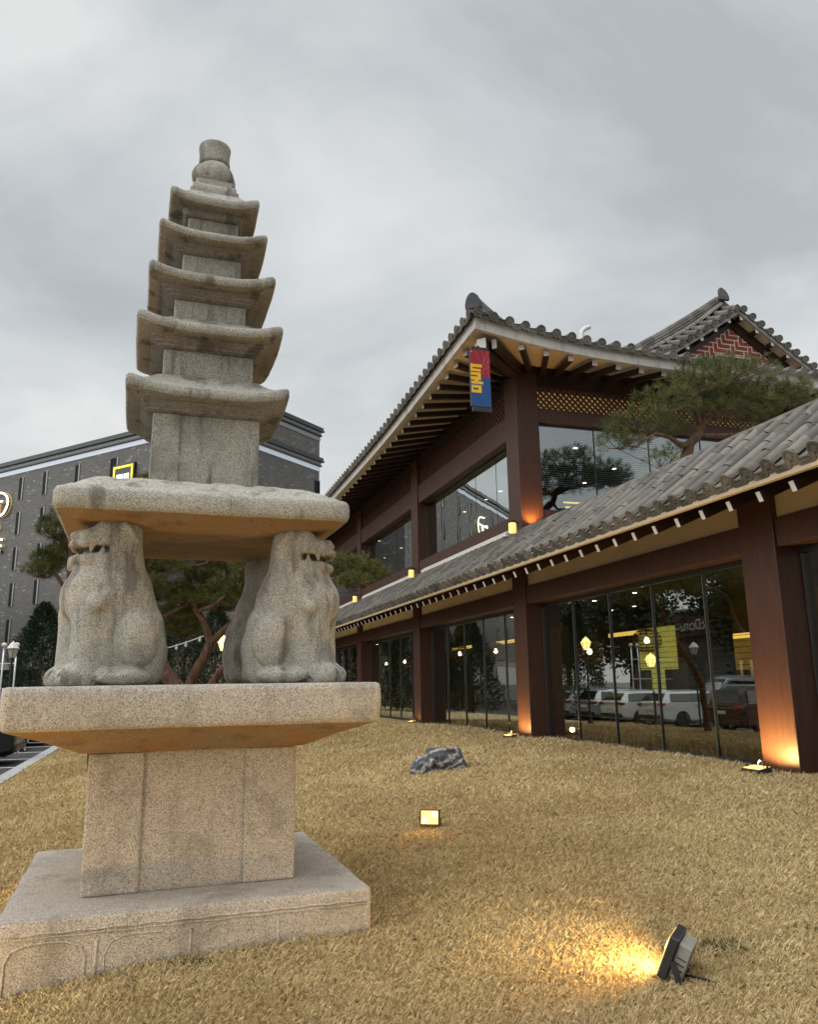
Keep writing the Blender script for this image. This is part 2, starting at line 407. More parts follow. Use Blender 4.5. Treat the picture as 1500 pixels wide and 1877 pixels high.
def build_site():
    g = MB(); g.add([(-900,-900,-.62),(900,-900,-.62),(900,900,-.62),(-900,900,-.62)], [(0,1,2,3)])
    struct(g.build('ground', mat_plain('town_ground', (.16,.15,.135), .95, 0, .2, .05)))
    # lawn sheet in (v,s)
    V = []; F = []; nv, ns = 90, 190; v0, v1, s0, s1 = -10.42, .62, -20., 42.
    for i in range(nv+1):
        for j in range(ns+1):
            p = wp(v0 + (v1-v0)*i/nv, s0 + (s1-s0)*j/ns); V.append((p.x, p.y, ground_z(p.x, p.y) - .012))
    for i in range(nv):
        for j in range(ns): a = i*(ns+1)+j; F.append((a, a+ns+1, a+ns+2, a+1))
    struct(np_mesh('lawn', V, F, M['lawn']))
    # car park
    k = NT('asphalt'); co = k.coord()
    a = k.ramp(k.noise(co, 160, 3, .8), [(.3, g3(.030)), (.7, (.085,.083,.08))]); k.base(k.mix(k.ramp(k.noise(co, .5, 5), [(.4, g3(0)), (.7, g3(.5))]), a, g3(.03)))
    k.set(.85, 0, .3); k.bump(k.noise(co, 120, 3), .5, .01)
    q = MB(); c = [wp(-10.75,-40,-.42), wp(-10.75,75,-.42), wp(-34,75,-.42), wp(-34,-40,-.42)]
    q.add(c, [(0,1,2,3)]); struct(q.build('parking_lot', k.m))
    ln = MB()
    for i in range(16):
        s = -5.6 + 2.62*i
        ln.add([wp(-10.9,s,-.416), wp(-10.9,s+.12,-.416), wp(-15.6,s+.12,-.416), wp(-15.6,s,-.416)], [(0,1,2,3)])
    struct(ln.build('parking_markings', mat_plain('road_paint', (.72,.72,.70), .7, 0, .15, 9)))
    kb = MB()
    for i in range(78):
        s = -20 + i*.8
        a, b = wp(-10.42, s), wp(-10.42, s+.79)
        kb.prism([wp(-10.74,s,-.6), wp(-10.42,s,-.6), wp(-10.42,s,-.285), wp(-10.72,s,-.285), wp(-10.74,s,-.31)], d1*.79)
    struct(kb.build('kerb', mat_plain('kerb_concrete', (.36,.36,.355), .8, 0, .15, 12, .4)))
    # gravel apron strip under the glazing
    st = MB(); st.add([wp(.02,-18,.375), wp(.36,-18,.375), wp(.36,40,.375), wp(.02,40,.375)], [(0,1,2,3)])
build_site()

PAG = Vector((-1.6, 5.9, 0)); PYAW = R(19)
def pag_local(x, y):
    dx, dy = x - PAG.x, y - PAG.y; c, s = math.cos(PYAW), math.sin(PYAW); return dx*c + dy*s, -dx*s + dy*c
def build_grass():
    n = 1250000
    y = 2.9 * (26/2.9) ** rng.random(n); x = (rng.random(n)*2-1) * (.80*y + .7)
    v = (x-O.x)*d2.x + (y-O.y)*d2.y; s = (x-O.x)*d1.x + (y-O.y)*d1.y
    c, sn = math.cos(PYAW), math.sin(PYAW); lx = (x-PAG.x)*c + (y-PAG.y)*sn; ly = -(x-PAG.x)*sn + (y-PAG.y)*c
    ok = (v > -10.38) & (v < .30) & ~((np.abs(lx) < 1.035) & (np.abs(ly) < 1.035)) & (s < 36)
    for kk in range(-2, 6): ok &= ~((v > -.03) & (s > 7.45*kk-.03) & (s < 7.45*kk+.66))
    x, y, v = x[ok], y[ok], v[ok]; n = len(x)
    t = np.clip((v+10.4)/3.4, 0, 1); za = -.30 + .32*t*t*(3-2*t); t2 = np.clip((v+7)/7, 0, 1); zb = .02 + .33*t2*t2*(3-2*t2)
    # exact ground height by bilinear lookup of the small lumps
    gx = np.arange(-22, 22.1, .25); gy = np.arange(2, 27.1, .25)
    G = np.array([[.018*noise.noise((a*.35, b*.35, 0)) + .006*noise.noise((a*1.7, b*1.7, 3)) for b in gy] for a in gx])
    fx = np.clip((x-gx[0])/.25, 0, len(gx)-2); fy = np.clip((y-gy[0])/.25, 0, len(gy)-2); ix = fx.astype(int); iy = fy.astype(int); fx -= ix; fy -= iy
    bump = G[ix,iy]*(1-fx)*(1-fy) + G[ix+1,iy]*fx*(1-fy) + G[ix,iy+1]*(1-fx)*fy + G[ix+1,iy+1]*fx*fy
    z = np.where(v < -7, za, zb) + bump - .012
    # patchiness of the sward
    P = np.array([[noise.noise((a*1.3, b*1.3, 9)) + .6*noise.noise((a*4.1, b*4.1, 5)) for b in gy] for a in gx])
    pat = P[ix,iy]
    far = np.clip(y/5.0, .8, 4)
    L = (.022 + .042*rng.random(n)) * (1 + .35*pat) * far**.5
    w = .00098 * far**.95 * (.7 + .6*rng.random(n)); az = rng.random(n)*2*np.pi; lean = .3 + 1.15*rng.random(n)
    dx, dy = np.cos(az), np.sin(az); hx, hy = -dy, dx
    V = np.zeros((n, 4, 3), np.float32)
    V[:,0] = np.stack([x - hx*w, y - hy*w, z], 1); V[:,1] = np.stack([x + hx*w, y + hy*w, z], 1)
    m = .55; k1 = np.sin(lean*.6)*L*m; k2 = np.cos(lean*.6)*L*m
    V[:,2] = np.stack([x + dx*k1 + hx*w*.75, y + dy*k1 + hy*w*.75, z + k2], 1)
    e1 = k1 + np.sin(lean*1.3)*L*(1-m); e2 = k2 + np.cos(lean*1.3)*L*(1-m)
    V[:,3] = np.stack([x + dx*e1, y + dy*e1, z + np.maximum(e2, .004)], 1)
    b = np.arange(n)*4; F = np.concatenate([np.stack([b, b+1, b+2], 1), np.stack([b, b+2, b+3], 1)])
    o = np_mesh('grass', V.reshape(-1,3), F, M['grass'], smooth=False)
    tone = np.clip(.52 + .24*rng.standard_normal(n) + .10*pat, 0, 1)
    at = o.data.attributes.new('tone', 'FLOAT', 'POINT'); at.data.foreach_set('value', np.repeat(tone, 4).astype(np.float32))
    o['kind'] = 'stuff'
build_grass()

# ------------------------------------------------------------------ stone pagoda
def ring(w, z, r, n=20, lift=0.0, jit=0.0, seed=0):
    """closed square ring, half-width w, corner radius r; corners lifted by lift"""
    pts = []
    r = min(r, w*.9)
    for q in range(4):
        a0 = math.pi/2 * q
        cx, cy = [(1,-1),(1,1),(-1,1),(-1,-1)][q]
        # straight run of the side then the corner arc
        for i in range(n):
            t = -1 + 2*i/n
            side = [((t),-1), (1,t), (-t,1), (-1,-t)][q]
            x = side[0]*(w-r) if abs(side[0]) < 1 or q in (0,2) else side[0]*w
            y = side[1]*(w-r) if q in (1,3) else side[1]*w
            if q in (0,2): x, y = side[0]*(w-r), side[1]*w
            else: x, y = side[0]*w, side[1]*(w-r)
            pts.append((x, y))
        sx, sy = [(1,-1),(1,1),(-1,1),(-1,-1)][q]
        c = (sx*(w-r), sy*(w-r)); b0 = [-math.pi/2, 0, math.pi/2, math.pi][q]
        for i in range(4):
            b = b0 + math.pi/2 * i/4; pts.append((c[0]+r*math.cos(b), c[1]+r*math.sin(b)))
    out = []
    for x, y in pts:
        a = min(abs(x), abs(y))/w
        zz = z + lift * a**3
        if jit:
            d = noise.noise((x*3.1+seed, y*3.1, z*3.1)) * jit + noise.noise((x*11+seed, y*11, z*11)) * jit*.4
            x *= 1 + d/w; y *= 1 + d/w; zz += d*.5
        out.append((x, y, zz))
    return out

def stone_slab(w, z0, z1, r=.03, edge=.02, jit=.006, seed=0, nz=5, sub=20, n_in=4):
    m = MB(); rs = []
    for t in range(n_in): rs.append(ring(w*(.08+.88*t/(n_in-1)) - edge, z0, r, sub, 0, jit*.3, seed))
    rs.append(ring(w - edge*.3, z0 + edge*.3, r, sub, 0, jit, seed))
    for i in range(nz+1): rs.append(ring(w, z0+edge + (z1-z0-2*edge)*i/nz, r, sub, 0, jit, seed))
    rs.append(ring(w - edge*.3, z1 - edge*.3, r, sub, 0, jit, seed))
    for t in range(n_in): rs.append(ring(w*(.96-.88*t/(n_in-1)) - edge, z1, r, sub, 0, jit*.3, seed))
    m.loft(rs); return m

def build_lion_mesh():
    def fn(X, Y, Z):
        X = X.astype(np.float32)
        Ya = np.abs(Y)
        # block-like seated body: broad back falling almost straight to the seat
        d = s_cap(X, Y, Z, (-.09,0,.22), (.06,0,.60), .245, .222)
        d = smin(d, s_box(X, Y, Z, (-.03,0,.24), (.24,.24,.27), .13), .05)
        d = smin(d, s_ell(X, Y, Z, (-.025,0,.54), (.205,.240,.22)), .06)
        d = smin(d, s_ell(X, Y, Z, (.155,0,.55), (.205,.245,.215)), .06)
        # neck and head
        d = smin(d, s_cap(X, Y, Z, (.055,0,.66), (.07,0,.93), .225, .195), .06)
        d = smin(d, s_box(X, Y, Z, (.06,0,.93), (.160,.205,.155), .11), .04)
        # brow drops towards the muzzle
        d = smax(d, -s_ell(X, Y, Z, (.33,0,1.10), (.19,.30,.125)), .03)
        # muzzle and jaw
        d = smin(d, s_box(X, Y, Z, (.160,0,.925), (.130,.165,.062), .045), .025)
        d = smin(d, s_box(X, Y, Z, (.150,0,.790), (.135,.145,.042), .035), .025)
        # front legs, shoulders, paws
        d = smin(d, s_cap(X, Ya, Z, (.205,.125,.50), (.215,.130,.05), .105, .102), .04)
        d = smin(d, s_cap(X, Ya, Z, (.05,.195,.62), (.190,.208,.505), .035, .070), .018)
        d = smin(d, s_ell(X, Ya, Z, (.265,.14,.05), (.125,.105,.085)), .04)
        d = smin(d, s_box(X, Y, Z, (.10,0,.25), (.165,.20,.30), .08), .025)
        # haunch and hind foot
        d = smin(d, s_ell(X, Ya, Z, (-.06,.250,.290), (.140,.085,.185)), .012)
        d = smin(d, s_ell(X, Ya, Z, (.015,.245,.055), (.175,.085,.062)), .02)
        # tail laid up the back
        d = smin(d, s_cap(X, Y, Z, (-.27,0,.06), (-.25,0,.46), .05, .04), .03)
        # crease between haunch and foreleg, and between the legs
        d = smax(d, -s_cap(X, Ya, Z, (.105,.275,.44), (.075,.29,.13), .034, .058), .03)
        d = smax(d, -s_cap(X, Y, Z, (.335,0,.40), (.335,0,.06), .030, .036), .04)
        d = smax(d, -s_cap(X, Ya, Z, (.05,.285,.50), (.22,.275,.415), .016, .024), .02)
        # open mouth
        d = smax(d, -s_box(X, Y, Z, (.245,0,.853), (.125,.30,.028), .02), .015)
        d = smax(d, -s_box(X, Y, Z, (.21,0,.853), (.06,.10,.036), .02), .02)
        # tongue
        d = smin(d, s_ell(X, Y, Z, (.17,0,.828), (.10,.07,.018)), .01)
        def lip(pts, r, dd, k):
            for a, b in zip(pts, pts[1:]): dd = smin(dd, s_cap(X, Ya, Z, a, b, r, r), k)
            return dd
        d = lip([(.085,.175,.875),(.13,.172,.915),(.20,.158,.905),(.265,.12,.885),(.30,.06,.900),(.305,0,.905)], .021, d, .010)
        d = lip([(.085,.172,.815),(.15,.162,.785),(.23,.130,.785),(.285,.06,.790),(.295,0,.792)], .024, d, .010)
        d = lip([(.10,.158,.826),(.17,.150,.822),(.245,.115,.82),(.275,.0,.82)], .011, d, .008)
        # fangs
        d = smin(d, s_cap(X, Ya, Z, (.225,.140,.885), (.232,.140,.838), .022, .008), .006)
        d = smin(d, s_cap(X, Ya, Z, (.165,.152,.820), (.160,.152,.872), .024, .007), .006)
        # nose, cheeks, eyes, brow ridge
        d = smin(d, s_ell(X, Ya, Z, (.275,.050,.955), (.045,.050,.035)), .012)
        d = smax(d, -s_ell(X, Ya, Z, (.312,.05,.945), (.016,.018,.014)), .008)
        d = smin(d, s_ell(X, Ya, Z, (.165,.150,.955), (.055,.028,.030)), .012)
        d = smin(d, s_ell(X, Ya, Z, (.125,.148,.995), (.062,.050,.054)), .006)
        d = smin(d, s_cap(X, Ya, Z, (.05,.195,1.02), (.09,.10,1.045), .028, .028), .012)
        # ear folded back and mane locks
        d = smin(d, s_cap(X, Ya, Z, (.02,.195,1.00), (-.04,.195,.93), .026, .018), .010)
        # toes
        for yy in (.10, .14, .18):
            d = smax(d, -s_cap(X, Ya, Z, (.398,yy,.02), (.340,yy,.105), .010, .006), .010)
        for yy in (.225, .255, .285):
            d = smax(d, -s_cap(X, Ya, Z, (.205,yy,.015), (.13,yy,.105), .009, .005), .010)
        # leg flutes and the cuff above them
        for yy in (.085, .115, .145, .175):
            d = smax(d, -s_cap(X, Ya, Z, (.318,yy,.13), (.308,yy,.36), .007, .005), .010)
        d = d + .003*np.sin(X*31+Y*17)*np.sin(Z*27+X*9)
        d = np.maximum(d, -Z); d = np.maximum(d, Z - 1.06)
        return d.astype(np.float32)
    return sdf_mesh(fn, (-.36,-.36,-.03), (.42,.36,1.09), .0080)

def build_pagoda():
    P = thing('stone_pagoda', 'tall five-tier granite pagoda carried by seated stone lions on the dry lawn', 'pagoda', PAG, PYAW)
    # base slab with engraved border and lotus panels on its faces
    b = stone_slab(1.049, -.16, .285, .03, .022, .006, 1)
    base = b.build('base_slab', M['granite_warm'], P, True, angle=50)
    cv = MB()
    for q in range(4):
        c, s = math.cos(q*math.pi/2), math.sin(q*math.pi/2)
        def T(x, z, o=1.049): return (x*c + o*s, x*s - o*c, z)
        cv.tube([T(-1.03+.05*i, .215+.003*math.sin(i*1.7)) for i in range(42)], .007, 6)
        cv.tube([T(-1.03+.05*i, .195+.003*math.sin(i*1.3)) for i in range(42)], .006, 6)
        for k in range(3):
            x0 = -1.0 + k*.5
            pts = []
            for x, z in ((.02,-.08),(.02,0),(.02,.08),(.05,.14),(.12,.165),(.2,.17),(.32,.165),(.39,.14),(.42,.08),(.42,0),(.42,-.08)):
                pts.append(T(x0+x, z))
            cv.tube(pts, .0065 - .0015*k, 6)
            cv.tube([T(x0+.475,.16), T(x0+.475,.05), T(x0+.475,-.06)], .008, 6)
    cv.build('carving', M['granite_warm'], base, True)
    # plinth with corner pilasters
    def pilastered(w, z0, z1, pw, rec, mat, name, seed, r=.015):
        m = stone_slab(w-rec, z0, z1, r, .006, .004, seed, 4, 12, 2)
        o = m.build(name, mat, P, True, angle=50)
        for sx in (-1, 1):
            for sy in (-1, 1):
                rs = []; pm = MB()
                for i in range(7):
                    z = z0 + (z1-z0)*i/6; e = .006 if i in (0, 6) else 0
                    rr = [(x*pw/2*(1-e) , y*pw/2*(1-e)) for x, y in ((-1,-1),(1,-1),(1,1),(-1,1))]
                    rs.append([(sx*(w-pw/2)+x + .004*noise.noise((z*4,seed,sx)), sy*(w-pw/2)+y + .004*noise.noise((z*4,seed+5,sy)), z) for x, y in rr])
                pm.loft(rs); pm.build('pilaster', mat, o, bevel=.012)
        return o
    pilastered(.645, .285, 1.112, .33, .020, M['granite_warm'], 'plinth', 3)
    # lower slab: thick rim, chamfered underside
    m = MB(); rs = []
    for w, z, j in ((.1,1.113,0),(.66,1.113,.002),(.70,1.118,.004),(.90,1.205,.008),(1.085,1.272,.008)): rs.append(ring(w, z, .04, 20, 0, j, 5))
    m.loft(rs, True, False); und = [rs[-1]]
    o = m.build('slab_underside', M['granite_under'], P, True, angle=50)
    m = MB(); rs = [und[0]]
    for w, z in ((1.100,1.281),(1.108,1.300),(1.110,1.36),(1.110,1.42),(1.108,1.48),(1.103,1.508),(1.085,1.519),(.9,1.522),(.5,1.523),(.1,1.523)): rs.append(ring(w, z, .045, 20, 0, .008 if z < 1.515 else .002, 5))
    m.loft(rs, False, True); m.build('lower_slab', M['granite_warm'], P, True, angle=60)
    # upper slab: rim, chamfer, lotus lumps on top
    m = MB(); rs = []
    for w, z, j in ((.1,2.535,0),(.5,2.535,.003),(.58,2.535,.004),(.64,2.541,.006),(.80,2.575,.008),(.918,2.600,.008)): rs.append(ring(w, z, .06, 24, 0, j, 8))
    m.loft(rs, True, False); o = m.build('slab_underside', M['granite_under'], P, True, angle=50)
    m = MB(); r2 = [rs[-1]]
    for w, z in ((.937,2.61),(.945,2.63),(.946,2.68),(.943,2.715),(.93,2.738)): r2.append(ring(w, z, .06, 24, 0, .009, 8))
    for i in range(1, 22):
        t = i/21; w = .925 - .505*t; z = 2.752 + .170*math.sin(min(1, t*1.1)*math.pi/2)
        rr = ring(w, z, .06+.25*t*w, 24, 0, .004, 8); out = []
        for x, y, zz in rr:
            a = math.atan2(y, x); u = max(abs(x), abs(y)); al = (x if abs(y) > abs(x) else y)
            pet = abs(math.sin(al*math.pi/.27)) ** .7
            bump = .022*pet*math.sin(min(1, t*1.6)*math.pi) + .012*noise.noise((x*9, y*9, 1))
            out.append((x, y, zz + bump - .018))
        r2.append(out)
    m.loft(r2, False, True); m.build('upper_slab', M['granite'], P, True, angle=60)
    # tiers: (body half-width, body z0, body z1, roof half-width, lip bottom, lip top mid)
    tiers = [(.384,2.915,3.452,.577,3.525,3.600), (.330,3.735,3.972,.530,4.045,4.115), (.268,4.225,4.412,.470,4.480,4.548),
             (.224,4.645,4.826,.412,4.880,4.940), (.196,5.020,5.166,.347,5.215,5.285)]
    nxt = [3.75, 4.24, 4.655, 5.03, 5.40]
    for i, (bw, z0, z1, rw, lb, lt) in enumerate(tiers):
        pilastered(bw, z0, z1, bw*.52, .010 if i == 0 else .006, M['granite'], 'tier_body', 20+i, .01)
        m = MB(); rs = []; L = .070 if i < 4 else .062; st = (lb - z1)
        nb = (tiers[i+1][0] if i < 4 else .17) + .05
        S = 30 + i
        prof = [(bw*.3, z1, 0), (bw+.012, z1, 0), (bw+.018, z1+.004, 0)]
        span = rw - .10 - (bw + .018)
        for k in range(3):
            w_ = bw + .018 + span*(k+1)/3.0
            prof += [(w_ - span/3*.12, z1 + st*(k)/3 + .010, 0), (w_ - span/3*.10, z1 + st*(k+1)/3 - .004, 0.02)]
        prof += [(rw-.085, lb - .004, .15), (rw-.03, lb - .006, .7), (rw-.012, lb, .9)]
        prof2 = [(rw-.002, lb+.012, 1), (rw, lb+.03, 1), (rw-.002, lt-.015, 1), (rw-.012, lt-.002, 1), (rw-.03, lt+.006, .95)]
        zt = nxt[i]
        for t in (.15, .35, .55, .75, .92, 1): prof2.append((rw-.03 + (nb-rw+.03)*t, lt+.006 + (zt-lt-.006)*(t**1.15), .95*(1-t)**2.2))
        prof2.append((nb*.5, zt+.002, 0))
        rs = [ring(w, z, .035*min(1, w/rw+.2), 18, L*f, .005, S) for w, z, f in prof]
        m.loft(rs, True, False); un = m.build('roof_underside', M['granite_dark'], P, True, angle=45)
        m = MB(); m.loft([rs[-1]] + [ring(w, z, .035, 18, L*f, .005, S) for w, z, f in prof2], False, True)
        m.build('tier_roof', M['granite_old'], P, True, angle=60)
    # finial
    m = MB()
    m.loft([ring(w, z, .02, 6, 0, .003, 60) for w, z in ((.19,5.385),(.195,5.40),(.192,5.455),(.178,5.462),(.172,5.51),(.150,5.525),(.148,5.57),(.1,5.575))])
    fb = m.build('finial_base', M['granite_old'], P, True, angle=50)
    def ff(X, Y, Z):
        d = s_ell(X, Y, Z, (0,0,5.675), (.166,.166,.135))
        for k in range(4):
            a = k*math.pi/2 + .35
            d = smin(d, s_ell(X, Y, Z, (.078*math.cos(a), .078*math.sin(a), 5.66), (.108,.108,.120)), .004)
        rr = np.sqrt(X*X+Y*Y); zz = (Z-5.79)/.22
        cap = smax(rr - (.118 + .016*zz + .012*(2*zz-1)**2), np.abs(Z-5.875) - .098, .03)
        d = smin(d, cap, .006); d = smax(d, -(Z - 5.545), .02)
        d = d + .002*np.sin(X*60)*np.sin(Z*50)*np.sin(Y*55)
        return d.astype(np.float32)
    V, F = sdf_mesh(ff, (-.2,-.2,5.52), (.2,.2,6.05), .008)
    np_mesh('finial', V, F, M['granite_old'], P)
    # lions
    V, F = build_lion_mesh()
    spots = [(-.535,-.53,180+18), (.605,-.51,-22), (.58,.50,30), (-.62,.42,180-26)]
    first = None
    for x, y, a in spots:
        if first is None: o = first = np_mesh('stone_lion', V, F, M['granite'], P)
        else: o = first.copy(); COL.objects.link(o); o.parent = P
        o.location = (x, y, 1.523); o.rotation_euler = (0, 0, R(a))
build_pagoda()

# ------------------------------------------------------------------ restaurant
PITCH = 7.45; CW = .64
S_MIN, S_MAX = -15.6, 38.0
def tile_row(m, pts, side, r=.075, disc=True, seg=.30, up0=None):
    """convex tiles laid end to end along a polyline (eave first); side = horizontal unit vector across the row"""
    side = Vector(side); pts = [Vector(p) for p in pts]
    L = [0]
    for a, b in zip(pts, pts[1:]): L.append(L[-1] + (b-a).length)
    def at(d):
        d = max(0, min(L[-1], d))
        for i in range(len(pts)-1):
            if d <= L[i+1] + 1e-9:
                t = (d-L[i])/max(1e-9, L[i+1]-L[i]); return pts[i].lerp(pts[i+1], t), (pts[i+1]-pts[i]).normalized()
        return pts[-1], (pts[-1]-pts[-2]).normalized()
    n = max(1, int(L[-1]/seg)); ang = [math.pi*k/5 for k in range(6)]
    for i in range(n):
        a, b = L[-1]*i/n, L[-1]*(i+1)/n
        jx = random.uniform(-.009, .009); jz = random.uniform(-.006, .007)
        rr = [];
        for d, q in ((a, 1.0), (b - .006, .965), (b, .90)):
            p, t = at(d); nrm = side.cross(t).normalized()
            if nrm.z < 0: nrm = -nrm
            rr.append([p + side*(math.cos(g)*r*q + jx) + nrm*(math.sin(g)*r*q*1.05 + .02 + jz) for g in ang])
        k = len(ang); vs = [p for q in rr for p in q]
        m.add(vs, [(u*k+j, u*k+j+1, (u+1)*k+j+1, (u+1)*k+j) for u in range(2) for j in range(k-1)])
    if disc:
        p, t = at(0); nrm = side.cross(t).normalized(); nrm = nrm if nrm.z > 0 else -nrm
        c = p + nrm*.028 - t*.012; ring_ = []
        for q, off in ((1.12, 0), (1.12, -.022), (.86, -.022), (.80, -.012), (.45,-.012), (.36,-.022)):
            ring_.append([c + side*(math.cos(2*math.pi*j/12)*r*q) + nrm*(math.sin(2*math.pi*j/12)*r*q) + t*off for j in range(12)])
        m.loft(ring_)
def trough(m, pa, pb, t, side, drop=.10):
    """drip tile at the eave end of the trough between two rows"""
    side = Vector(side); t = Vector(t).normalized(); nrm = side.cross(t); nrm = nrm if nrm.z > 0 else -nrm
    c = (Vector(pa)+Vector(pb))/2; w = (Vector(pb)-Vector(pa)).length/2*.86
    top = [c + side*(w*x) + nrm*(.03 - .03*(1-x*x)) for x in (-1,-.6,-.2,.2,.6,1)]
    bot = [c + side*(w*x) - nrm*(drop*(1-x*x)**.6*.9 + .005) - t*.012 for x in (1,.75,.35,-.35,-.75,-1)]
    m.prism(top + bot, -t*.022)
    c2 = c - nrm*.028 - t*.036
    m.tube([c2 + side*(w*.55*math.cos(g)) + nrm*(.026*math.sin(g)) for g in [math.pi*2*i/10 for i in range(10)]], .006, 5, close=True)

def build_restaurant():
    B = thing('restaurant_building', 'two-storey Korean restaurant with brown timber frame, grey tiled roofs and tall glazed bays', 'restaurant', O, A)
    wood, dark = M['wood'], M['wood_dark']
    ks = range(-2, 6)
    for k in ks:
        top = 8.55 if k >= 0 else 4.35
        m = MB(); m.box(0, .56, PITCH*k, PITCH*k+CW, -.1, top); m.build('column', wood, B, bevel=.012)
    for k in (1, 2):
        m = MB(); m.box(k*7.0, k*7.0+CW, .0, .5, 4.3, 8.55); m.build('column', wood, B, bevel=.012)
    def bays(): return [(PITCH*k+CW, PITCH*(k+1)) for k in range(-2, 5)]
    # ---- ground floor bays
    for (a, b) in bays():
        m = MB(); m.box(.035, .52, a, b, 3.18, 3.56); m.build('lintel', wood, B, bevel=.01)
        m = MB(); m.box(.09, .50, a, b, 3.562, 4.30); m.build('wall_panel', M['tan'], B)
        wn = MB()
        wn.box(.36, .46, a, b, .27, .40); wn.box(.36, .46, a, b, 3.10, 3.178)
        wf = wn.build('window', M['black'], B)
        n = 5; w = (b-a)/n
        for i in range(n+1):
            mm = MB(); x = a + w*i; x = min(max(x, a+.025), b-.025)
            mm.box(.385, .44, x-.013, x+.013, .402, 3.098); mm.build('mullion', M['black'], wf)
            mm = MB(); mm.box(.379, .3845, x-.006, x+.006, .402, 3.098); mm.build('mullion_trim', M['chrome'], wf)
        for i in range(n):
            mm = MB(); mm.box(.405, .411, a+w*i+.02, a+w*(i+1)-.02, .402, 3.098); mm.build('pane', M['glass_low'], wf)
        # venetian blind behind the glass, slats turned open
        bl = MB(); rb = random.Random(int(a*10)); z = 3.06
        while z > (.75 if a > 0 else .55):
            bl.add([(.50,a+.03,z),(.50,b-.03,z),(.536,b-.03,z+.010),(.536,a+.03,z+.010)], [(0,1,2,3)]); z -= .085
        bl.build('blind', M['slat'], wf)
        mm = MB(); mm.box(.02, .36, a, b, .15, .268); mm.build('sill', M['concrete'], B)
    # ---- lower tiled roof
    v_e, z_e, v_t, z_t = -1.27, 3.765, -.02, 4.725
    tr = MB(); tp = .335
    nrow = int((S_MAX - S_MIN)/tp)
    for i in range(nrow):
        s = S_MIN + i*tp
        sag = .012*noise.noise((s*.6, 0, 4))
        pts = [(v_e, s, z_e+sag), (v_e+.6, s, z_e+.445+sag), (v_t, s, z_t+sag)]
        tile_row(tr, pts, (0,1,0), .084, seg=.36)
        trough(tr, (v_e, s, z_e), (v_e, s+tp, z_e), (1,0,.75), (0,1,0), .145)
        # concave bed tiles: short courses stepping down
        for c in range(4):
            t0, t1 = c/4, (c+1)/4
            P0 = Vector((v_e,0,z_e-.02)).lerp(Vector((v_t,0,z_t-.02)), t0); P1 = Vector((v_e,0,z_e-.02)).lerp(Vector((v_t,0,z_t-.02)), t1)
            y0, y1 = s+.05, s+tp-.05
            tr.add([(P0.x,y0,P0.z+.03),(P0.x,(y0+y1)/2,P0.z+.006),(P0.x,y1,P0.z+.03),(P1.x,y1,P1.z+.01),(P1.x,(y0+y1)/2,P1.z-.016),(P1.x,y0,P1.z+.01)], [(0,1,4,5),(1,2,3,4)])
    # roof deck, back slope over the single-storey wing
    tr.add([(v_e,S_MIN,z_e-.04),(v_t,S_MIN,z_t-.04),(v_t,S_MAX,z_t-.04),(v_e,S_MAX,z_e-.04)], [(0,3,2,1)])
    tr.tube([(v_t+.01, S_MIN+i*.5, z_t+.055+.006*math.sin(i*2.3)) for i in range(int((S_MAX-S_MIN)/.5)+1)], .062, 8)
    lr = tr.build('canopy_roof', M['tile'], B, True, angle=40)
    m = MB(); m.box(.06, .7, S_MIN, -.02, 4.55, 4.79); m.build('parapet', M['tile'], B)
    m = MB(); m.box(.7, 13.6, S_MIN, -.02, 4.35, 4.5); m.build('terrace', M['concrete'], B)
    m = MB(); m.prism([(v_e+.03,S_MIN,z_e-.14),(v_e+.03,S_MIN,z_e-.05),(v_e+.10,S_MIN,z_e-.05),(v_e+.10,S_MIN,z_e-.14)], (0,S_MAX-S_MIN,0)); m.build('eave_board', M['cream'], B)
    m = MB(); m.add([(v_e+.10,S_MIN,z_e-.10),(v_e+.10,S_MAX,z_e-.10),(.088,S_MAX,4.31),(.088,S_MIN,4.31)], [(0,1,2,3)]); m.build('soffit', dark, B)
    # rafters with white-painted ends
    def rafter(p, q, w, h, name='rafter'):
        m = MB(); m.bar(p, q, w, h); d = (Vector(p)-Vector(q)).normalized()
        m.cur = 1; m.bar(Vector(p)+d*.008, Vector(p)+d*.0005, w+.004, h+.004); m.cur = 0
        return m
    rest = MB(); cnt = 0; s = -10.55
    while s < S_MAX:
        m = rafter((v_e+.16, s, z_e-.235), (.05, s, 4.02), .062, .115)
        if cnt < 50: m.build('rafter', [dark, M['white']], B)
        else:
            rest.add(m.v, m.f); rest.m[-len(m.m):] = m.m
        cnt += 1; s += .508
    # ---- upper storey, long side
    for (a, b) in bays():
        if a < 0: continue
        m = MB(); m.box(.03, .34, a, b, 4.86, 5.23); m.build('sill_beam', wood, B, bevel=.01)
        m = MB(); m.prism([(-.075,a+.05,4.80),(-.075,a+.05,4.875),(.028,a+.05,4.945),(.028,a+.05,4.80)], (0,b-a-.55,0)); m.build('flashing', M['white'], B)
        m = MB(); m.box(.04, .34, a, b, 7.08, 7.66); m.build('lintel', wood, B, bevel=.01)
        wn = MB(); wn.box(.29, .36, a, b, 5.232, 5.27); wn.box(.29, .36, a, b, 7.04, 7.078)
        wf = wn.build('window', M['black'], B); n = 5; w = (b-a)/n
        for i in range(n):
            mm = MB(); mm.box(.322, .328, a+w*i+(.008 if i else 0), a+w*(i+1)-.008, 5.272, 7.038); mm.build('pane', M['glass_up'], wf)
        for i in range(1, n):
            mm = MB(); mm.box(.318, .334, a+w*i-.008, a+w*i+.008, 5.272, 7.038); mm.build('mullion', M['black'], wf)
        lattice(B, [(.12, a, 7.66), (.12, b, 7.66)], 8.28, wood, (1,0,0))
        m = MB(); m.box(.05, .5, a, b, 8.282, 8.75); m.build('wall_plate', dark, B)
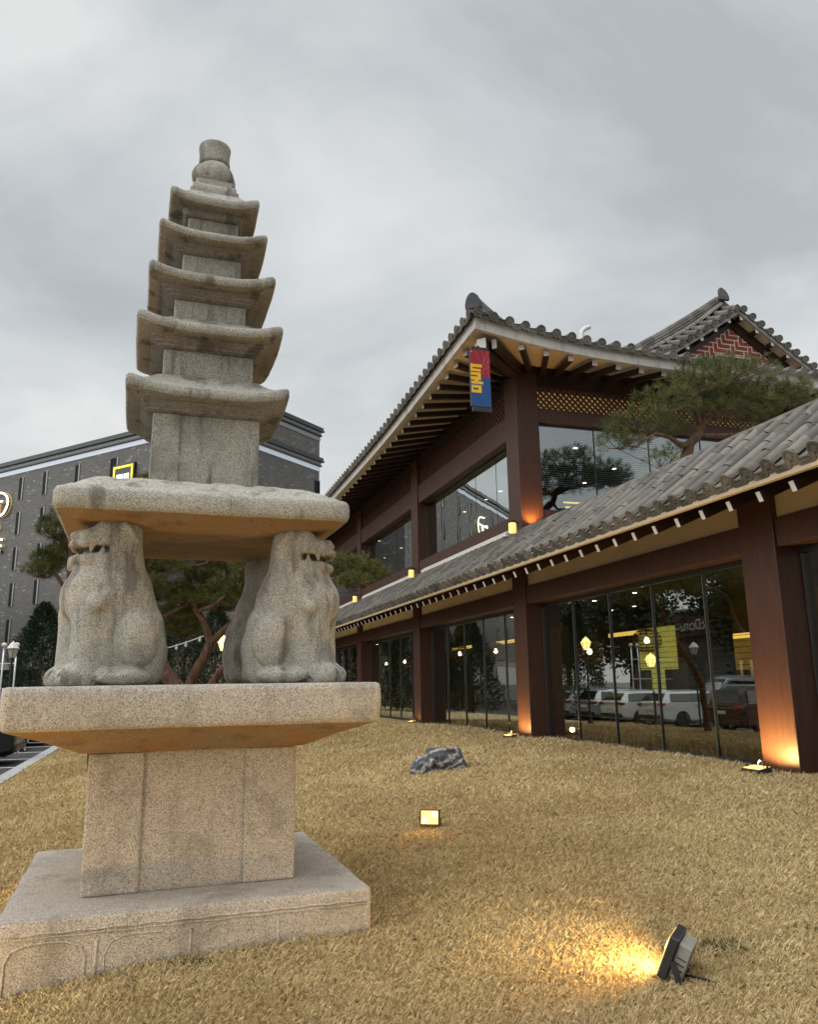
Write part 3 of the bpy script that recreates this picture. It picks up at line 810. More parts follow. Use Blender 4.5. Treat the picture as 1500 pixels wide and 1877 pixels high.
    # ---- upper storey, short side (faces the wing)
    for (a, b) in ((.56, 7.0), (7.64, 14.0)):
        m = MB(); m.box(a, b, .04, .34, 4.6, 5.30); m.build('sill_beam', wood, B, bevel=.01)
        m = MB(); m.box(a, b, .04, .34, 7.38, 7.70); m.build('lintel', wood, B, bevel=.01)
        wn = MB(); wn.box(a, b, .14, .2, 5.302, 5.34); wn.box(a, b, .14, .2, 7.34, 7.378)
        wf = wn.build('window', M['black'], B); n = 4; w = 1.5
        x = a
        while x < b - .2:
            x1 = min(x+w, b)
            mm = MB(); mm.box(x+.012, x1-.012, .165, .171, 5.342, 7.338); mm.build('pane', M['glass_up2'], wf)
            if x1 < b: mm = MB(); mm.box(x1-.014, x1+.014, .155, .185, 5.342, 7.338); mm.build('mullion', M['black'], wf)
            x = x1
        bl = MB(); z = 7.30
        while z > 5.9: bl.add([(a+.05,.30,z),(b-.05,.30,z),(b-.05,.335,z+.022),(a+.05,.335,z+.022)], [(0,1,2,3)]); z -= .052
        bl.build('blind', M['pale_slat'], wf)
        lattice(B, [(a, .12, 7.70), (b, .12, 7.70)], 8.29, wood, (0,1,0))
        m = MB(); m.box(a, b, .05, .5, 8.292, 8.75); m.build('wall_plate', dark, B)
    m = MB(); m.box(.0, .56, .0, CW, 8.552, 8.75); m.build('wall_plate', dark, B)
    # ---- upper roof
    OV = 1.65
    def z_side(s): d = max(0, s + OV); return 8.25 + .42*math.exp(-(d/5.0)**1.5)
    def z_end(v): d = max(0, min(v + OV, 15.75 + OV - v)); return 8.25 + .42*math.exp(-(d/2.0)**1.2)
    VE = 15.75 + OV          # far eave of the short side
    def poly_strip(pts, off_in, off_dn):
        pass
    # fascia boards, following the rising eave
    for name, path in (('long', [(-OV, s, z_side(s)) for s in np.concatenate([np.linspace(-OV, 8, 30), np.linspace(9, S_MAX+1, 12)])]),
                       ('short', [(v, -OV, z_end(v)) for v in np.concatenate([np.linspace(-OV, 5, 30), np.linspace(5.5, VE, 22)])])):
        m = MB(); inn = (.09, 0) if name == 'long' else (0, .09)
        rs = []
        for i, (x, y, z) in enumerate(path):
            ix, iy = (.09, .09*(i == 0)) if name == 'long' else (.09*(i == 0), .09)
            rs.append([(x,y,z),(x,y,z+.25),(x+ix,y+iy,z+.25),(x+ix,y+iy,z)])
        m.loft(rs); m.build('fascia', M['fascia'], B)
    # soffit boards
    m = MB()
    sv = list(np.concatenate([np.linspace(-OV+.05, 0, 8), np.linspace(.5, 8, 16), np.linspace(9, S_MAX, 10)]))
    for a, b in zip(sv, sv[1:]):
        m.add([(-OV+.085,a,z_side(a)+.10),(-OV+.085,b,z_side(b)+.10),(max(0.06, min(0.06, 0.06)) if b > 0 else b+.05,b,8.752),(0.06 if a > 0 else a+.05,a,8.752)], [(0,1,2,3)])
    sv = list(np.concatenate([np.linspace(-OV+.05, 0, 8), np.linspace(.5, 14.2, 20)]))
    for a, b in zip(sv, sv[1:]):
        m.add([(a,-OV+.085,z_end(a)+.10),(a,0.06 if a > 0 else a+.05,8.752),(b,0.06 if b > 0 else b+.05,8.752),(b,-OV+.085,z_end(b)+.10)], [(0,1,2,3)])
    m.build('soffit', M['soffit'], B)
    # rafters: parallel, fanning near the corner
    def up_rafter(p, q):
        return rafter(p, q, .115, .115)
    cnt = 0; s = -.55
    while s < 32:
        fan = max(0, (1.6 - s)/2.2)
        m = up_rafter((-OV+.22, s, z_side(s)-.02), (.10, min(s + fan*1.0, 40) if s < 1.6 else s, 8.62))
        if cnt < 30: m.build('rafter', [dark, M['white']], B)
        else:
            rest.add(m.v, m.f); rest.m[-len(m.m):] = m.m
        cnt += 1; s += .60
    v = -.50
    while v < 14.5:
        fan = max(0, (1.6 - v)/2.2)
        up_rafter((v, -OV+.22, z_end(v)-.02), (v + fan*1.0, .10, 8.62)).build('rafter', [dark, M['white']], B); v += .585
    so = rest.build('rafter', [dark, M['white']], B); so['kind'] = 'stuff'
    # corner hip beam with painted end and two flanking blocks
    hb = MB(); hb.bar((-OV+.24,-OV+.24,8.46), (.4,.4,8.56), .19, .22)
    hb.cur = 1; hb.bar((-OV+.232,-OV+.232,8.4596), (-OV+.2395,-OV+.2395,8.46), .20, .23)
    hb.build('hip_beam', [dark, M['white']], B)
    for dx, dy in ((.26,-.02), (-.02,.26)):
        m = rafter((-OV+.28+dx, -OV+.28+dy, 8.50), (.35+dx*.5, .35+dy*.5, 8.60), .10, .2); m.build('hip_rafter', [dark, M['white']], B)
    # tiles
    Vr, Zr = 7.86, 12.15
    def prof(t):     # height above the eave line at distance t in from the eave
        return .22*t if t < 4.2 else .924 + .22*(t-4.2) + .115*(t-4.2)**2 * .62
    t_r = Vr + OV
    scale_top = (Zr - (8.25+.42)) / prof(t_r)
    m = MB()
    s = -OV+.02; tp = .36
    while s < S_MAX+1:
        tmax = min(t_r, max(.35, s + OV)) if s < 1.8 else t_r
        zz = z_side(s) + .28
        n = 2 if tmax < 1 else 12
        pts = [(-OV-.10 + tmax*i/n, s, zz + (prof(tmax*i/n))*scale_top*(1 if True else 1)) for i in range(n+1)]
        tile_row(m, pts, (0,1,0), .095, seg=.42 if s < 16 else 1.2, disc=s < 22)
        if s < 22: trough(m, (-OV-.10,s,zz-.01), (-OV-.10,s+tp,z_side(s+tp)+.27), (1,0,.25), (0,1,0), .10)
        m.add([(pts[i][0], s+dy, pts[i][2]+.005) for i in range(n+1) for dy in (0, tp)], [(2*i,2*i+1,2*i+3,2*i+2) for i in range(n)])
        s += tp
    v = -OV+.02
    while v < VE:
        e = min(v+OV, VE-v); tmax = min(3.55, max(.35, e)); zz = z_end(v)+.28; n = 2 if tmax < 1 else 6
        pts = [(v, -OV-.10 + tmax*i/n, zz + prof(tmax*i/n)*scale_top) for i in range(n+1)]
        tile_row(m, pts, (1,0,0), .095, seg=.42)
        trough(m, (v,-OV-.10,zz-.01), (v+tp,-OV-.10,z_end(v+tp)+.27), (0,1,.25), (1,0,0), .10)
        m.add([(v+dx, pts[i][1], pts[i][2]+.005) for i in range(n+1) for dx in (0, tp)], [(2*i,2*i+2,2*i+3,2*i+1) for i in range(n)])
        v += tp
    # far slope, plain courses
    fp = [(2*Vr - (-OV + t_r*i/10), 8.25 + .28 + prof(t_r*i/10)*scale_top) for i in range(11)]
    for (xa, za), (xb, zb) in zip(fp, fp[1:]):
        y0 = 2.0 if za > 10.2 else 1.9
        m.add([(xa,y0,za),(xa,S_MAX+1,za),(xb,S_MAX+1,zb),(xb,y0,zb)], [(0,1,2,3)])
    roof = m.build('upper_roof', M['tile'], B, True, angle=40)
    # hip ridge rising from the corner, with its end tile
    m = MB()
    hp = []
    for i in range(14):
        t = i/13*3.55; z0 = 8.25 + .42 + .28 + prof(t)*scale_top + .10 + .10*math.exp(-t/.5)
        hp.append(Vector((-OV-.02+t, -OV-.02+t, z0)))
    for r, dz in ((.13, 0), (.12, .09), (.10, .17)): m.tube([p + Vector((0,0,dz)) for p in hp], r, 8)
    m.build('hip_ridge', M['tile'], roof, True, angle=40)
    def end_tile(c, d, w=.30, h=.40, name='ridge_end_tile', tilt=.12):
        d = Vector(d).normalized(); side = Vector((-d.y, d.x, 0)); pr = []
        for x, z in ((-.5,0),(-.52,.3),(-.46,.55),(-.34,.8),(-.14,.97),(0,1),(.14,.97),(.34,.8),(.46,.55),(.52,.3),(.5,0)):
            pr.append(Vector(c) + side*(x*w) + Vector((0,0,z*h)) - d*(tilt*z*z))
        mm = MB(); mm.prism(pr, -d*.09); mm.build(name, M['tile_dark'], roof, bevel=.02)
    end_tile((-OV-.06,-OV-.06,9.08), (-1,-1,0), .34, .34, tilt=-.06)
    # ---- gable
    SB, SW, SR = 1.45, 1.88, 2.25      # barge edge, brick wall, descending ridge
    slope = .70
    bm = MB()
    apex = 11.62; base = 9.5; hw = (apex-base)/slope
    bm.prism([(Vr-hw,SW,base),(Vr+hw,SW,base),(Vr,SW,apex)], (0,.2,0)); gw = bm.build('gable_wall', M['gable'], B)
    m = MB(); m.box(Vr-.62, Vr+.62, SW-.03, SW-.002, 10.2, 10.62); vt = m.build('gable_vent', M['white'], gw)
    m = MB(); m.box(Vr-.55, Vr+.55, SW-.045, SW-.031, 10.2, 10.56); m.build('vent_louvre', M['black'], vt)
    for sg in (-1, 1):
        L = 4.6
        def gp(t, s, dz): return (Vr + sg*t, s, 11.86 - slope*t + .02*t*t + dz)
        ts = [L*i/10 for i in range(11)]
        # dark verge board against the brick, tan soffit, fascia strip
        m = MB(); m.loft([[gp(t,SW-.06,-.37),gp(t,SW-.06,-.02),gp(t,SW+.02,-.02),gp(t,SW+.02,-.37)] for t in ts]); m.build('bargeboard', dark, gw)
        m = MB(); m.loft([[gp(t,SB+.04,-.055),gp(t,SB+.04,-.03),gp(t,SW,.0),gp(t,SW,-.03)] for t in ts]); m.build('verge_soffit', M['soffit'], gw)
        m = MB(); m.loft([[gp(t,SB,-.10),gp(t,SB,.03),gp(t,SB+.05,.03),gp(t,SB+.05,-.10)] for t in ts]); m.build('verge_fascia', M['grey'], gw)
        t = .12 if sg > 0 else .32
        while t < L - .3:
            a, b = gp(t, SB+.06, -.135), gp(t, SW-.05, -.135)
            rafter(a, b, .10, .11).build('verge_rafter', [dark, M['white']], gw); t += .50
        # transverse verge tiles and the descending ridge
        m = MB(); t = .10
        while t < L:
            a, b = gp(t, SB-.06, .06), gp(t, SR, .40)
            sd = Vector((sg, 0, -slope)).normalized()
            tile_row(m, [a, b], sd, .095, seg=.42); t += .285
        m.loft([[gp(t,SB-.03,.02),gp(t,SB-.03,.06),gp(t,SR+.1,.40),gp(t,SR+.1,.34)] for t in ts])
        m.build('verge_tiles', M['tile'], roof, True, angle=40)
        m = MB()
        for r, dz in ((.13,.46),(.12,.56),(.115,.65),(.10,.73)): m.tube([gp(t, SR+.02, dz) for t in ts], r, 8)
        m.build('descending_ridge', M['tile'], roof, True, angle=40)
    m = MB()
    for r, dz in ((.15,.45),(.14,.56),(.12,.66)): m.tube([(Vr, SR-.15+i*.8, 11.86+dz - .25*math.sin(min(1, i/22)*math.pi/2)) for i in range(46)], r, 8)
    m.build('main_ridge', M['tile'], roof, True, angle=40)
    end_tile((Vr, SR-.32, 12.42), (0,-1,0), .32, .46)
    # far side walls and rear so the building is closed
    m = MB(); m.box(13.6, 14.1, S_MIN, S_MAX, -.2, 4.3); m.box(13.6, 14.1, 0.55, S_MAX, 4.3, 8.7); m.box(.56, 13.6, S_MAX-.4, S_MAX, -.2, 8.7); m.box(.56, 13.6, S_MIN, S_MIN+.3, -.2, 4.3)
    m.build('rear_wall', M['tan'], B)
    # interior shell
    m = MB(); m.box(.47, 13.6, S_MIN+.3, S_MAX-.4, .10, .30); m.build('floor', M['floor_wood'], B)
    m = MB(); m.box(.47, 13.6, S_MIN+.3, S_MAX-.4, 3.50, 3.56); m.build('ceiling', M['ceiling'], B)
    m = MB(); m.box(.5, 13.6, .4, S_MAX-.4, 4.78, 4.84); m.build('upper_floor', M['floor_wood'], B)
    m = MB(); m.box(.5, 13.6, .4, S_MAX-.4, 7.72, 7.78); m.build('upper_ceiling', M['ceiling'], B)
    m = MB(); m.box(6.6, 6.75, S_MIN+.3, S_MAX-.4, .30, 3.5); m.build('partition', M['inner_wall'], B)
    m = MB(); m.box(7.6, 7.75, .4, S_MAX-.4, 4.84, 7.72); m.build('partition', M['inner_wall'], B)
    for a, b in ((-2.6,-1.9), (2.2,2.9), (9.0,9.7), (13.2,14.0), (20,20.6)):
        m = MB(); m.box(2.6, 3.2, a, b, .30, 3.5); m.build('inner_column', M['wood_dark'], B, bevel=.01)
    # lit strips and glowing panel inside
    for v, a, b, z in ((4.4, 9.9, 17.8, 2.95), (4.8, -2.2, .2, 2.45), (4.2, 1.8, 3.6, 2.72)):
        m = MB(); m.box(v, v+.06, a, b, z-.055, z+.055); m.build('light_strip', M['strip'], B)
    m = MB(); m.box(4.05, 4.12, .50, 1.95, 1.76, 2.78); m.box(4.05, 4.12, 1.05, 1.5, 1.25, 1.757); m.build('lit_panel', M['lit_panel'], B)
    m = MB(); m.box(4.6, 4.66, -6.5, .2, 1.7, 2.38); m.build('lit_panel', M['amber_panel'], B)
    rr = random.Random(5); dl = 0
    for i in range(26):
        s = -9 + i*1.35 + rr.uniform(-.3,.3); v = rr.choice((1.4, 2.9, 4.8))
        m = MB(); m.lathe([(.05,0),(.05,.012)], 10, (v, s, 3.487)); m.build('downlight', M['bulb'], B)
    for i in range(14):
        s = 1.2 + i*1.6 + rr.uniform(-.3,.3); v = rr.choice((1.5, 3.0, 5.2))
        m = MB(); m.lathe([(.06,0),(.06,.012)], 10, (v, s, 7.705)); m.build('downlight', M['bulb'], B)
    for v, s, z in ((2.2, 2.0, 6.0), (3.6, 2.2, 5.7)):
        m = MB(); m.box(v, v+1.2, s, s+.05, z, z+.03); m.box(v+.1, v+1.4, s+.1, s+.15, z-.1, z-.07); m.build('light_strip', M['strip'], B)
    # lantern lamps on the columns above the canopy
    for k in (0, 1, 2, 3):
        s = PITCH*k + .02
        lm = MB(); lm.tube([(-.02,s+.2,5.02),(-.14,s+.06,5.03),(-.24,s-.02,4.98)], .018, 6); lm.lathe([(.085,0),(.09,.02),(.02,.05)], 12, (-.24,s-.05,4.955))
        lp = lm.build('wall_lamp', M['black'], B)
        lm = MB(); lm.lathe([(.075,0),(.085,.03),(.085,.20),(.075,.23)], 14, (-.24,s-.05,4.722)); lm.build('lamp_shade', M['lantern'], lp, True, angle=50)
        lm = MB(); lm.lathe([(.10,0),(.10,.02)], 12, (-.24, s+.30, 4.70)); lm.build('lamp_cap', M['white'], lp)
    # vent pipe beyond the roof edge
    m = MB(); m.tube([(3.75,3.2,9.3),(3.75,3.2,11.38),(3.77,3.2,11.48),(3.88,3.2,11.58),(4.02,3.2,11.65)], .07, 10); m.tube([(3.40,3.6,9.3),(3.40,3.6,11.45)], .07, 8); m.build('vent_pipe', M['white'], B, True, angle=50)
    return B

def lattice(B, base, z1, mat, nrm):
    """diagonal lattice screen with a warm lit backing"""
    (x0,y0,z0), (x1,y1,_) = base; L = math.hypot(x1-x0, y1-y0); H = z1 - z0; m = MB()
    ux, uy = (x1-x0)/L, (y1-y0)/L
    def pt(u, z, o=0): return (x0+ux*u+nrm[0]*o, y0+uy*u+nrm[1]*o, z0+z)
    st = .152; k = -int(H/st) - 1
    while k*st < L + H:
        for sg in (0, 1):
            u0 = k*st; a, b = 0.0, H          # line u = u0 + t, z = t  (or mirrored)
            ta, tb = max(0, -u0), min(H, L - u0)
            if tb - ta > .02:
                if sg == 0: m.bar(pt(u0+ta, ta), pt(u0+tb, tb), .042, .035, nrm)
                else: m.bar(pt(u0+ta, H-ta, .012), pt(u0+tb, H-tb, .012), .042, .035, nrm)
        k += 1
    m.bar(pt(0,.02,.005), pt(L,.02,.005), .06, .05, nrm); m.bar(pt(0,H-.02,.005), pt(L,H-.02,.005), .06, .05, nrm)
    o = m.build('lattice', mat, B)
    p = MB(); a, b, c, d = pt(0,0,.25), pt(L,0,.25), pt(L,H,.25), pt(0,H,.25); p.add([a,b,c,d], [(0,1,2,3)])
    p.build('lattice_backing', M['backing'], o)

M['concrete'] = mat_plain('pale_concrete', (.40,.39,.37), .85, 0, .15, 8, .4)
M['cream'] = mat_plain('cream_board', (.52,.42,.29), .7, 0, .1, 3)
M['grey'] = mat_plain('grey_board', (.28,.265,.25), .8, 0, .15, 5)
M['pale_slat'] = mat_plain('pale_blind_slat', (.75,.78,.79), .5, 0, .05, 3)
M['slat'] = mat_plain('blind_slat', (.06,.045,.03), .5, 0, .1, 3)
M['tile_dark'] = mat_plain('dark_ridge_tile', (.045,.045,.05), .6, 0, .2, 8)
M['floor_wood'] = mat_plain('floor_boards', (.16,.09,.05), .4, 0, .3, 3, 0, .5, (1,6,1))
M['ceiling'] = mat_plain('dark_ceiling', (.10,.075,.055), .8)
M['inner_wall'] = mat_plain('inner_wall', (.30,.18,.10), .8, 0, .3, .6)
M['strip'] = mat_emit('warm_led', (1,.66,.14), 1.6)
M['bulb'] = mat_emit('bulb', (1,.86,.62), 9)
M['lit_panel'] = mat_emit('yellow_panel', (.78,.72,.16), .48)
M['amber_panel'] = mat_emit('amber_panel', (.55,.32,.06), .35)
M['lantern'] = mat_emit('lantern_glow', (1,.74,.22), .62)
M['glass_up2'] = mat_glass('coated_glass_end', (.70,.76,.78), .22)
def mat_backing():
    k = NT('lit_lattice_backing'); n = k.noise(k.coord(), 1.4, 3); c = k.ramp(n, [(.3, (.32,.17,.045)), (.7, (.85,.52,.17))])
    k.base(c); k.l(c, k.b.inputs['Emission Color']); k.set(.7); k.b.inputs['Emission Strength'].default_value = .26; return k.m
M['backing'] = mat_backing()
def mat_gable():
    """red brick with raised white joints: a fret of interlocking T shapes"""
    k = NT('fret_brick'); co = k.coord((1,1,1)); sp = k.n('ShaderNodeSeparateXYZ'); k.l(co, sp.inputs[0])
    def mth(op, a, b=None):
        o = k.n('ShaderNodeMath', operation=op)
        for i, q in enumerate((a, b)):
            if q is None: continue
            if isinstance(q, (int, float)): o.inputs[i].default_value = q
            else: k.l(q, o.inputs[i])
        return o.outputs[0]
    def band(x, per, off, w): return mth('LESS_THAN', mth('FLOORED_MODULO', mth('ADD', x, off), per), w)
    x, z = sp.outputs[0], sp.outputs[2]; p = .15
    # diagonal stagger: row index r, column index c; horizontal dash where (c - r) mod 4 in {0,1,2}, vertical dash elsewhere
    r = mth('FLOOR', mth('DIVIDE', z, p)); c = mth('FLOOR', mth('DIVIDE', x, p))
    fz = mth('FRACT', mth('DIVIDE', z, p)); fx = mth('FRACT', mth('DIVIDE', x, p))
    q = mth('FLOORED_MODULO', mth('ADD', mth('SUBTRACT', c, mth('MULTIPLY', r, 1)), 400), 4)
    q2 = mth('FLOORED_MODULO', mth('ADD', mth('ADD', c, r), 400), 4)
    hor = mth('MULTIPLY', mth('LESS_THAN', fz, .22), mth('GREATER_THAN', q, .5))
    ver = mth('MULTIPLY', mth('LESS_THAN', fx, .22), mth('LESS_THAN', q, 2.5))
    f = mth('MAXIMUM', mth('MULTIPLY', hor, mth('LESS_THAN', q, 3.5)), mth('MULTIPLY', ver, mth('LESS_THAN', q, 1.5)))
    br = k.ramp(k.noise(co, 9, 4), [(.3, (.19,.045,.03)), (.7, (.30,.085,.055))])
    k.base(k.mix(f, br, (.62,.50,.42))); k.set(.85, 0, .2); return k.m
M['gable'] = mat_gable()
REST = build_restaurant()

# ------------------------------------------------------------------ trees
def leaf_mesh(name, mat, parent, C, D, L, Wd, tone):
    """C centres (n,3), D directions (n,3), L lengths, Wd widths -> narrow kite-shaped leaves or needles"""
    n = len(C); r = rng.standard_normal((n, 3)); D = D/np.linalg.norm(D, axis=1, keepdims=True)
    S = np.cross(D, r); S /= np.linalg.norm(S, axis=1, keepdims=True) + 1e-9
    V = np.zeros((n, 4, 3), np.float32)
    V[:,0] = C; V[:,1] = C + D*(L*.5)[:,None] + S*Wd[:,None]; V[:,2] = C + D*L[:,None]; V[:,3] = C + D*(L*.5)[:,None] - S*Wd[:,None]
    F = np.arange(n*4).reshape(n, 4)
    o = np_mesh(name, V.reshape(-1,3), F, mat, parent, smooth=False)
    at = o.data.attributes.new('tone', 'FLOAT', 'POINT'); at.data.foreach_set('value', np.repeat(np.clip(tone, 0, 1), 4).astype(np.float32))
    return o
def pine(label, base, limbs, pads, nl=.12, tuft=26, dens=330, group=None, bias=0.0, wn=.0042, thick=1.9):
    """limbs: polylines [(point, radius)...] relative to world; pads: (centre, rx, ry, rz)"""
    T = thing('pine_tree', label, 'pine tree', base, 0, group); b = Vector(base)
    m = MB(); first = True
    def wig(pts):
        out = []
        for i in range(len(pts)-1):
            (p, r), (q, r2) = pts[i], pts[i+1]; p, q = Vector(p)-b, Vector(q)-b
            k = max(2, int((q-p).length/.12))
            for j in range(k):
                t = j/k; c = p.lerp(q, t); w = min(r, .05)*.5 + .012
                out.append((c + Vector((noise.noise(c*3.1), noise.noise(c*3.1+Vector((9,0,0))), noise.noise(c*3.1+Vector((0,9,0)))))*w, r+(r2-r)*t))
        out.append((Vector(pts[-1][0])-b, pts[-1][1])); return out
    for i, lb in enumerate(limbs):
        w = wig(lb); mm = MB(); mm.tube([p for p, r in w], [r*(1+.18*noise.noise(p*6)) for p, r in w], 9)
        mm.build('trunk' if i == 0 else 'branch', M['bark'], T, True)
    Cs, Ds, Ts = [], [], []; tw = MB()
    for (c, rx, ry, rz) in pads:
        c = Vector(c) - b; n = int(thick*dens*(rx*ry + rx*rz*1.2))
        n = max(10, n)
        hub = c - Vector((0,0,rz*.7))
        for i in range(n):
            while True:
                p = rng.uniform(-1, 1, 3)
                if .15 < (p**2).sum() < 1: break
            q = p*np.array([rx, ry, rz]); k = 1 + .35*noise.noise(Vector((q[0]*2.2+c.x, q[1]*2.2+c.y, q[2]*2.2+c.z)))
            q = q*k; q[2] -= .35*rz*(q[0]**2/rx**2 + q[1]**2/ry**2)*.6
            cc = np.array(c) + q
            d0 = np.array([q[0]/rx*.9, q[1]/ry*.9, .75+.5*q[2]/rz]) + rng.normal(0, .25, 3); d0 /= np.linalg.norm(d0)
            dd = d0*.75 + rng.normal(0, .55, (tuft, 3)); dd[:,2] += .15
            st = cc + d0*(rng.random((tuft,1))*.09)
            Cs.append(st); Ds.append(dd); tt = rng.normal(.42, .16); br = .95 if rng.random() < .03 else 0
            Ts.append(np.maximum(tt + rng.normal(0, .12, tuft) + bias, br + rng.normal(0,.05,tuft)))
            if i % 5 == 0:
                e = Vector(cc); mid = hub.lerp(e, .5) + Vector((0,0,-.05)); tw.tube([hub, mid, e], [.012,.009,.004], 4)
    C = np.concatenate(Cs); D = np.concatenate(Ds); n = len(C)
    for (c, rx, ry, rz), nx in zip(pads, pads[1:]): tw.tube([Vector(c)-b-Vector((0,0,rz*.7)), Vector(nx[0])-b-Vector((0,0,nx[3]*.7))], [.007,.006], 4)
    tw.build('twigs', M['bark'], T)
    leaf_mesh('crown', M['needle'], T, C, D, nl*(.75+.5*rng.random(n)), np.full(n, wn), np.concatenate(Ts))
    return T
def lv(v, s, z): p = wp(v, s, z); return (p.x, p.y, p.z)

def build_trees():
    # pine on the wing terrace, in front of the short side
    def q(vz, ds=0): return lv(vz[0], -3+ds, vz[1])
    limbs = [[(lv(2.25,-3.05,4.45), .12), (q((2.19,5.44)), .105), (q((2.18,5.8)), .10), (q((2.31,6.1)), .10), (q((2.59,6.35)), .085), (q((2.68,6.61)), .075), (q((2.95,6.88)), .06), (q((3.3,7.15),.1), .04)],
             [(q((2.31,6.05)), .065), (q((2.02,6.02),-.1), .055), (q((1.70,6.1),-.2), .045), (q((1.35,6.12),-.25), .035), (q((1.0,5.95),-.3), .02)],
             [(q((2.66,6.55)), .06), (q((3.0,6.72),.2), .05), (q((3.4,6.78),.3), .04), (q((4.1,6.95),.5), .03), (q((4.7,7.1),.5), .018)],
             [(q((2.62,6.5)), .055), (q((2.4,6.72),-.2), .04), (q((2.0,6.72),-.4), .03), (q((1.6,6.55),-.4), .02)],
             [(q((2.9,6.85)), .05), (q((3.0,7.2),.3), .035), (q((3.2,7.45),.3), .02)],
             [(q((2.2,5.75)), .04), (q((1.95,5.62),-.3), .03), (q((1.65,5.55),-.4), .02)],
             [(q((2.6,6.3)), .045), (q((2.9,6.22),-.3), .03), (q((3.2,6.25),-.4), .02)]]
    pads = [((3.05,7.52),1.06,.26),((4.24,7.28),.87,.30),((1.81,6.88),.66,.27),((1.20,6.40),.70,.22),((3.38,7.05),.96,.30),((4.9,7.28),.55,.27),((2.39,7.22),.58,.22),((.78,6.08),.42,.20),((1.49,5.58),.30,.20),((2.81,6.78),.62,.15),((4.04,6.95),.67,.16),((3.45,7.78),.45,.14),((2.0,6.45),.45,.13),((1.0,6.0),.3,.12),((1.9,5.95),.25,.09)]
    P = []
    rr = random.Random(3)
    for c, rx, rz in pads:
        P.append((q(c, rr.uniform(-.35,.35)), rx, rx*.8, rz))
    pine('twisted pine with flat needle pads rising behind the grey tiled canopy roof', lv(2.25,-3.05,4.45), limbs, P, .145, 26, 250, 'pines of the garden', .08, .0032, .80)
    # pines on the lawn behind the pagoda
    Y = 17.0
    def g(p, dy=0): return (p[0], Y+dy, p[1])
    zb = ground_z(-4.5, 17)
    limbs = [[((-4.95,17,zb), .14), (g((-4.70,1.49)), .115), (g((-4.45,2.01)), .10), (g((-4.26,2.47)), .092), (g((-4.44,2.87)), .078), (g((-4.6,3.13)), .068), (g((-4.75,3.6),.2), .06), (g((-5.0,4.2),.2), .045), (g((-5.6,5.3),.1), .03), (g((-5.9,6.05)), .015)],
             [(g((-4.28,2.42)), .08), (g((-3.88,2.81)), .07), (g((-3.6,3.12)), .06), (g((-3.3,3.6),-.1), .045), (g((-2.4,3.75),-.3), .035), (g((-1.3,3.7),-.4), .02)],
             [(g((-4.6,3.1)), .05), (g((-4.2,3.15),-.3), .045), (g((-3.9,3.4),-.3), .03)],
             [(g((-4.75,3.3)), .05), (g((-5.2,3.0),-.2), .03), (g((-5.5,3.05),-.3), .02)],
             [(g((-4.9,4.0)), .05), (g((-4.4,4.1),-.2), .035), (g((-3.9,4.4),-.3), .02)]]
    pc = [((-5.35,4.12),.65,.26),((-4.17,4.30),.59,.24),((-4.79,3.62),.50,.24),((-3.85,3.68),.53,.33),((-5.17,3.0),.45,.26),((-4.13,3.31),.65,.2),((-3.33,4.03),.5,.26),((-5.91,6.05),.24,.14),((-1.32,4.0),.55,.26),((-.85,3.85),.40,.2),((-1.2,3.62),.45,.13),((-6.31,5.29),.47,.29),((-4.84,3.35),.38,.15),((-2.4,4.1),.5,.25),((-5.6,3.55),.4,.2),((-4.5,3.95),.45,.18),((-5.0,2.75),.35,.16)]
    pine('leaning red-barked pine seen between the two front stone lions', (-4.95,17,zb), limbs, [(g(c, rr.uniform(-.5,.5)), rx, rx*.8, rz) for c, rx, rz in pc], .12, 24, 260, 'pines of the garden', .16, .0042)
    zb2 = ground_z(-7.2, 16.6)
    limbs = [[((-6.6,17.2,zb2), .15), ((-6.9,17,2.2), .12), ((-7.3,17,3.5), .10), ((-7.4,17,4.4), .06), ((-7.6,17,5.1), .03)], [((-7.25,17,3.4), .05), ((-7.6,16.9,3.9), .04), ((-7.9,16.8,4.1), .02)], [((-7.4,17,4.3), .04), ((-7.0,17.1,4.7), .03), ((-6.6,17.1,4.8), .02)]]
    pc = [((-7.76,4.97),.36,.31),((-7.83,4.34),.46,.26),((-7.95,4.02),.36,.15),((-7.55,4.65),.32,.24),((-6.9,4.6),.45,.2),((-6.8,4.0),.5,.2),((-7.5,5.35),.22,.2),((-6.9,3.5),.4,.2)]
    pine('small pine peeking out to the left of the left stone lion', (-6.6,17.2,zb2), limbs, [(g(c, rr.uniform(-.3,.3)), rx, rx*.9, rz) for c, rx, rz in pc], .12, 24, 300, 'pines of the garden', .12, .0042)
    zb3 = ground_z(-3.6, 19)
    pine('bare slanting pine stem between the lions, right of the forked trunk', (-4.95,19.0,zb3), [[((-4.95,19,zb3), .11), ((-4.85,19,1.4), .10), ((-4.3,19,2.1), .09), ((-3.9,19,2.55), .08), ((-3.4,19,3.2), .06), ((-2.9,19,4.0), .03)]], [((-2.9,19,4.1), .7,.6,.25), ((-3.5,19.2,4.4), .6,.5,.22)], .12, 22, 240, 'pines of the garden', .0, .0045)
    zb4 = ground_z(-6, 16)
    pine('thick grey pine trunk leaning left behind the left stone lion', (-4.35,16.2,zb4), [[((-4.3,16.2,zb4), .17), ((-4.62,16.2,1.42), .155), ((-4.95,16.2,1.80), .15), ((-5.4,16.2,2.4), .14), ((-5.7,16.3,3.2), .12), ((-5.9,16.4,4.0), .06)]], [((-5.9,16.4,4.2), .6,.5,.25), ((-5.5,16.4,3.6), .5,.45,.2), ((-6.3,16.3,3.7), .45,.4,.2)], .12, 22, 240, 'pines of the garden', .12, .0042)

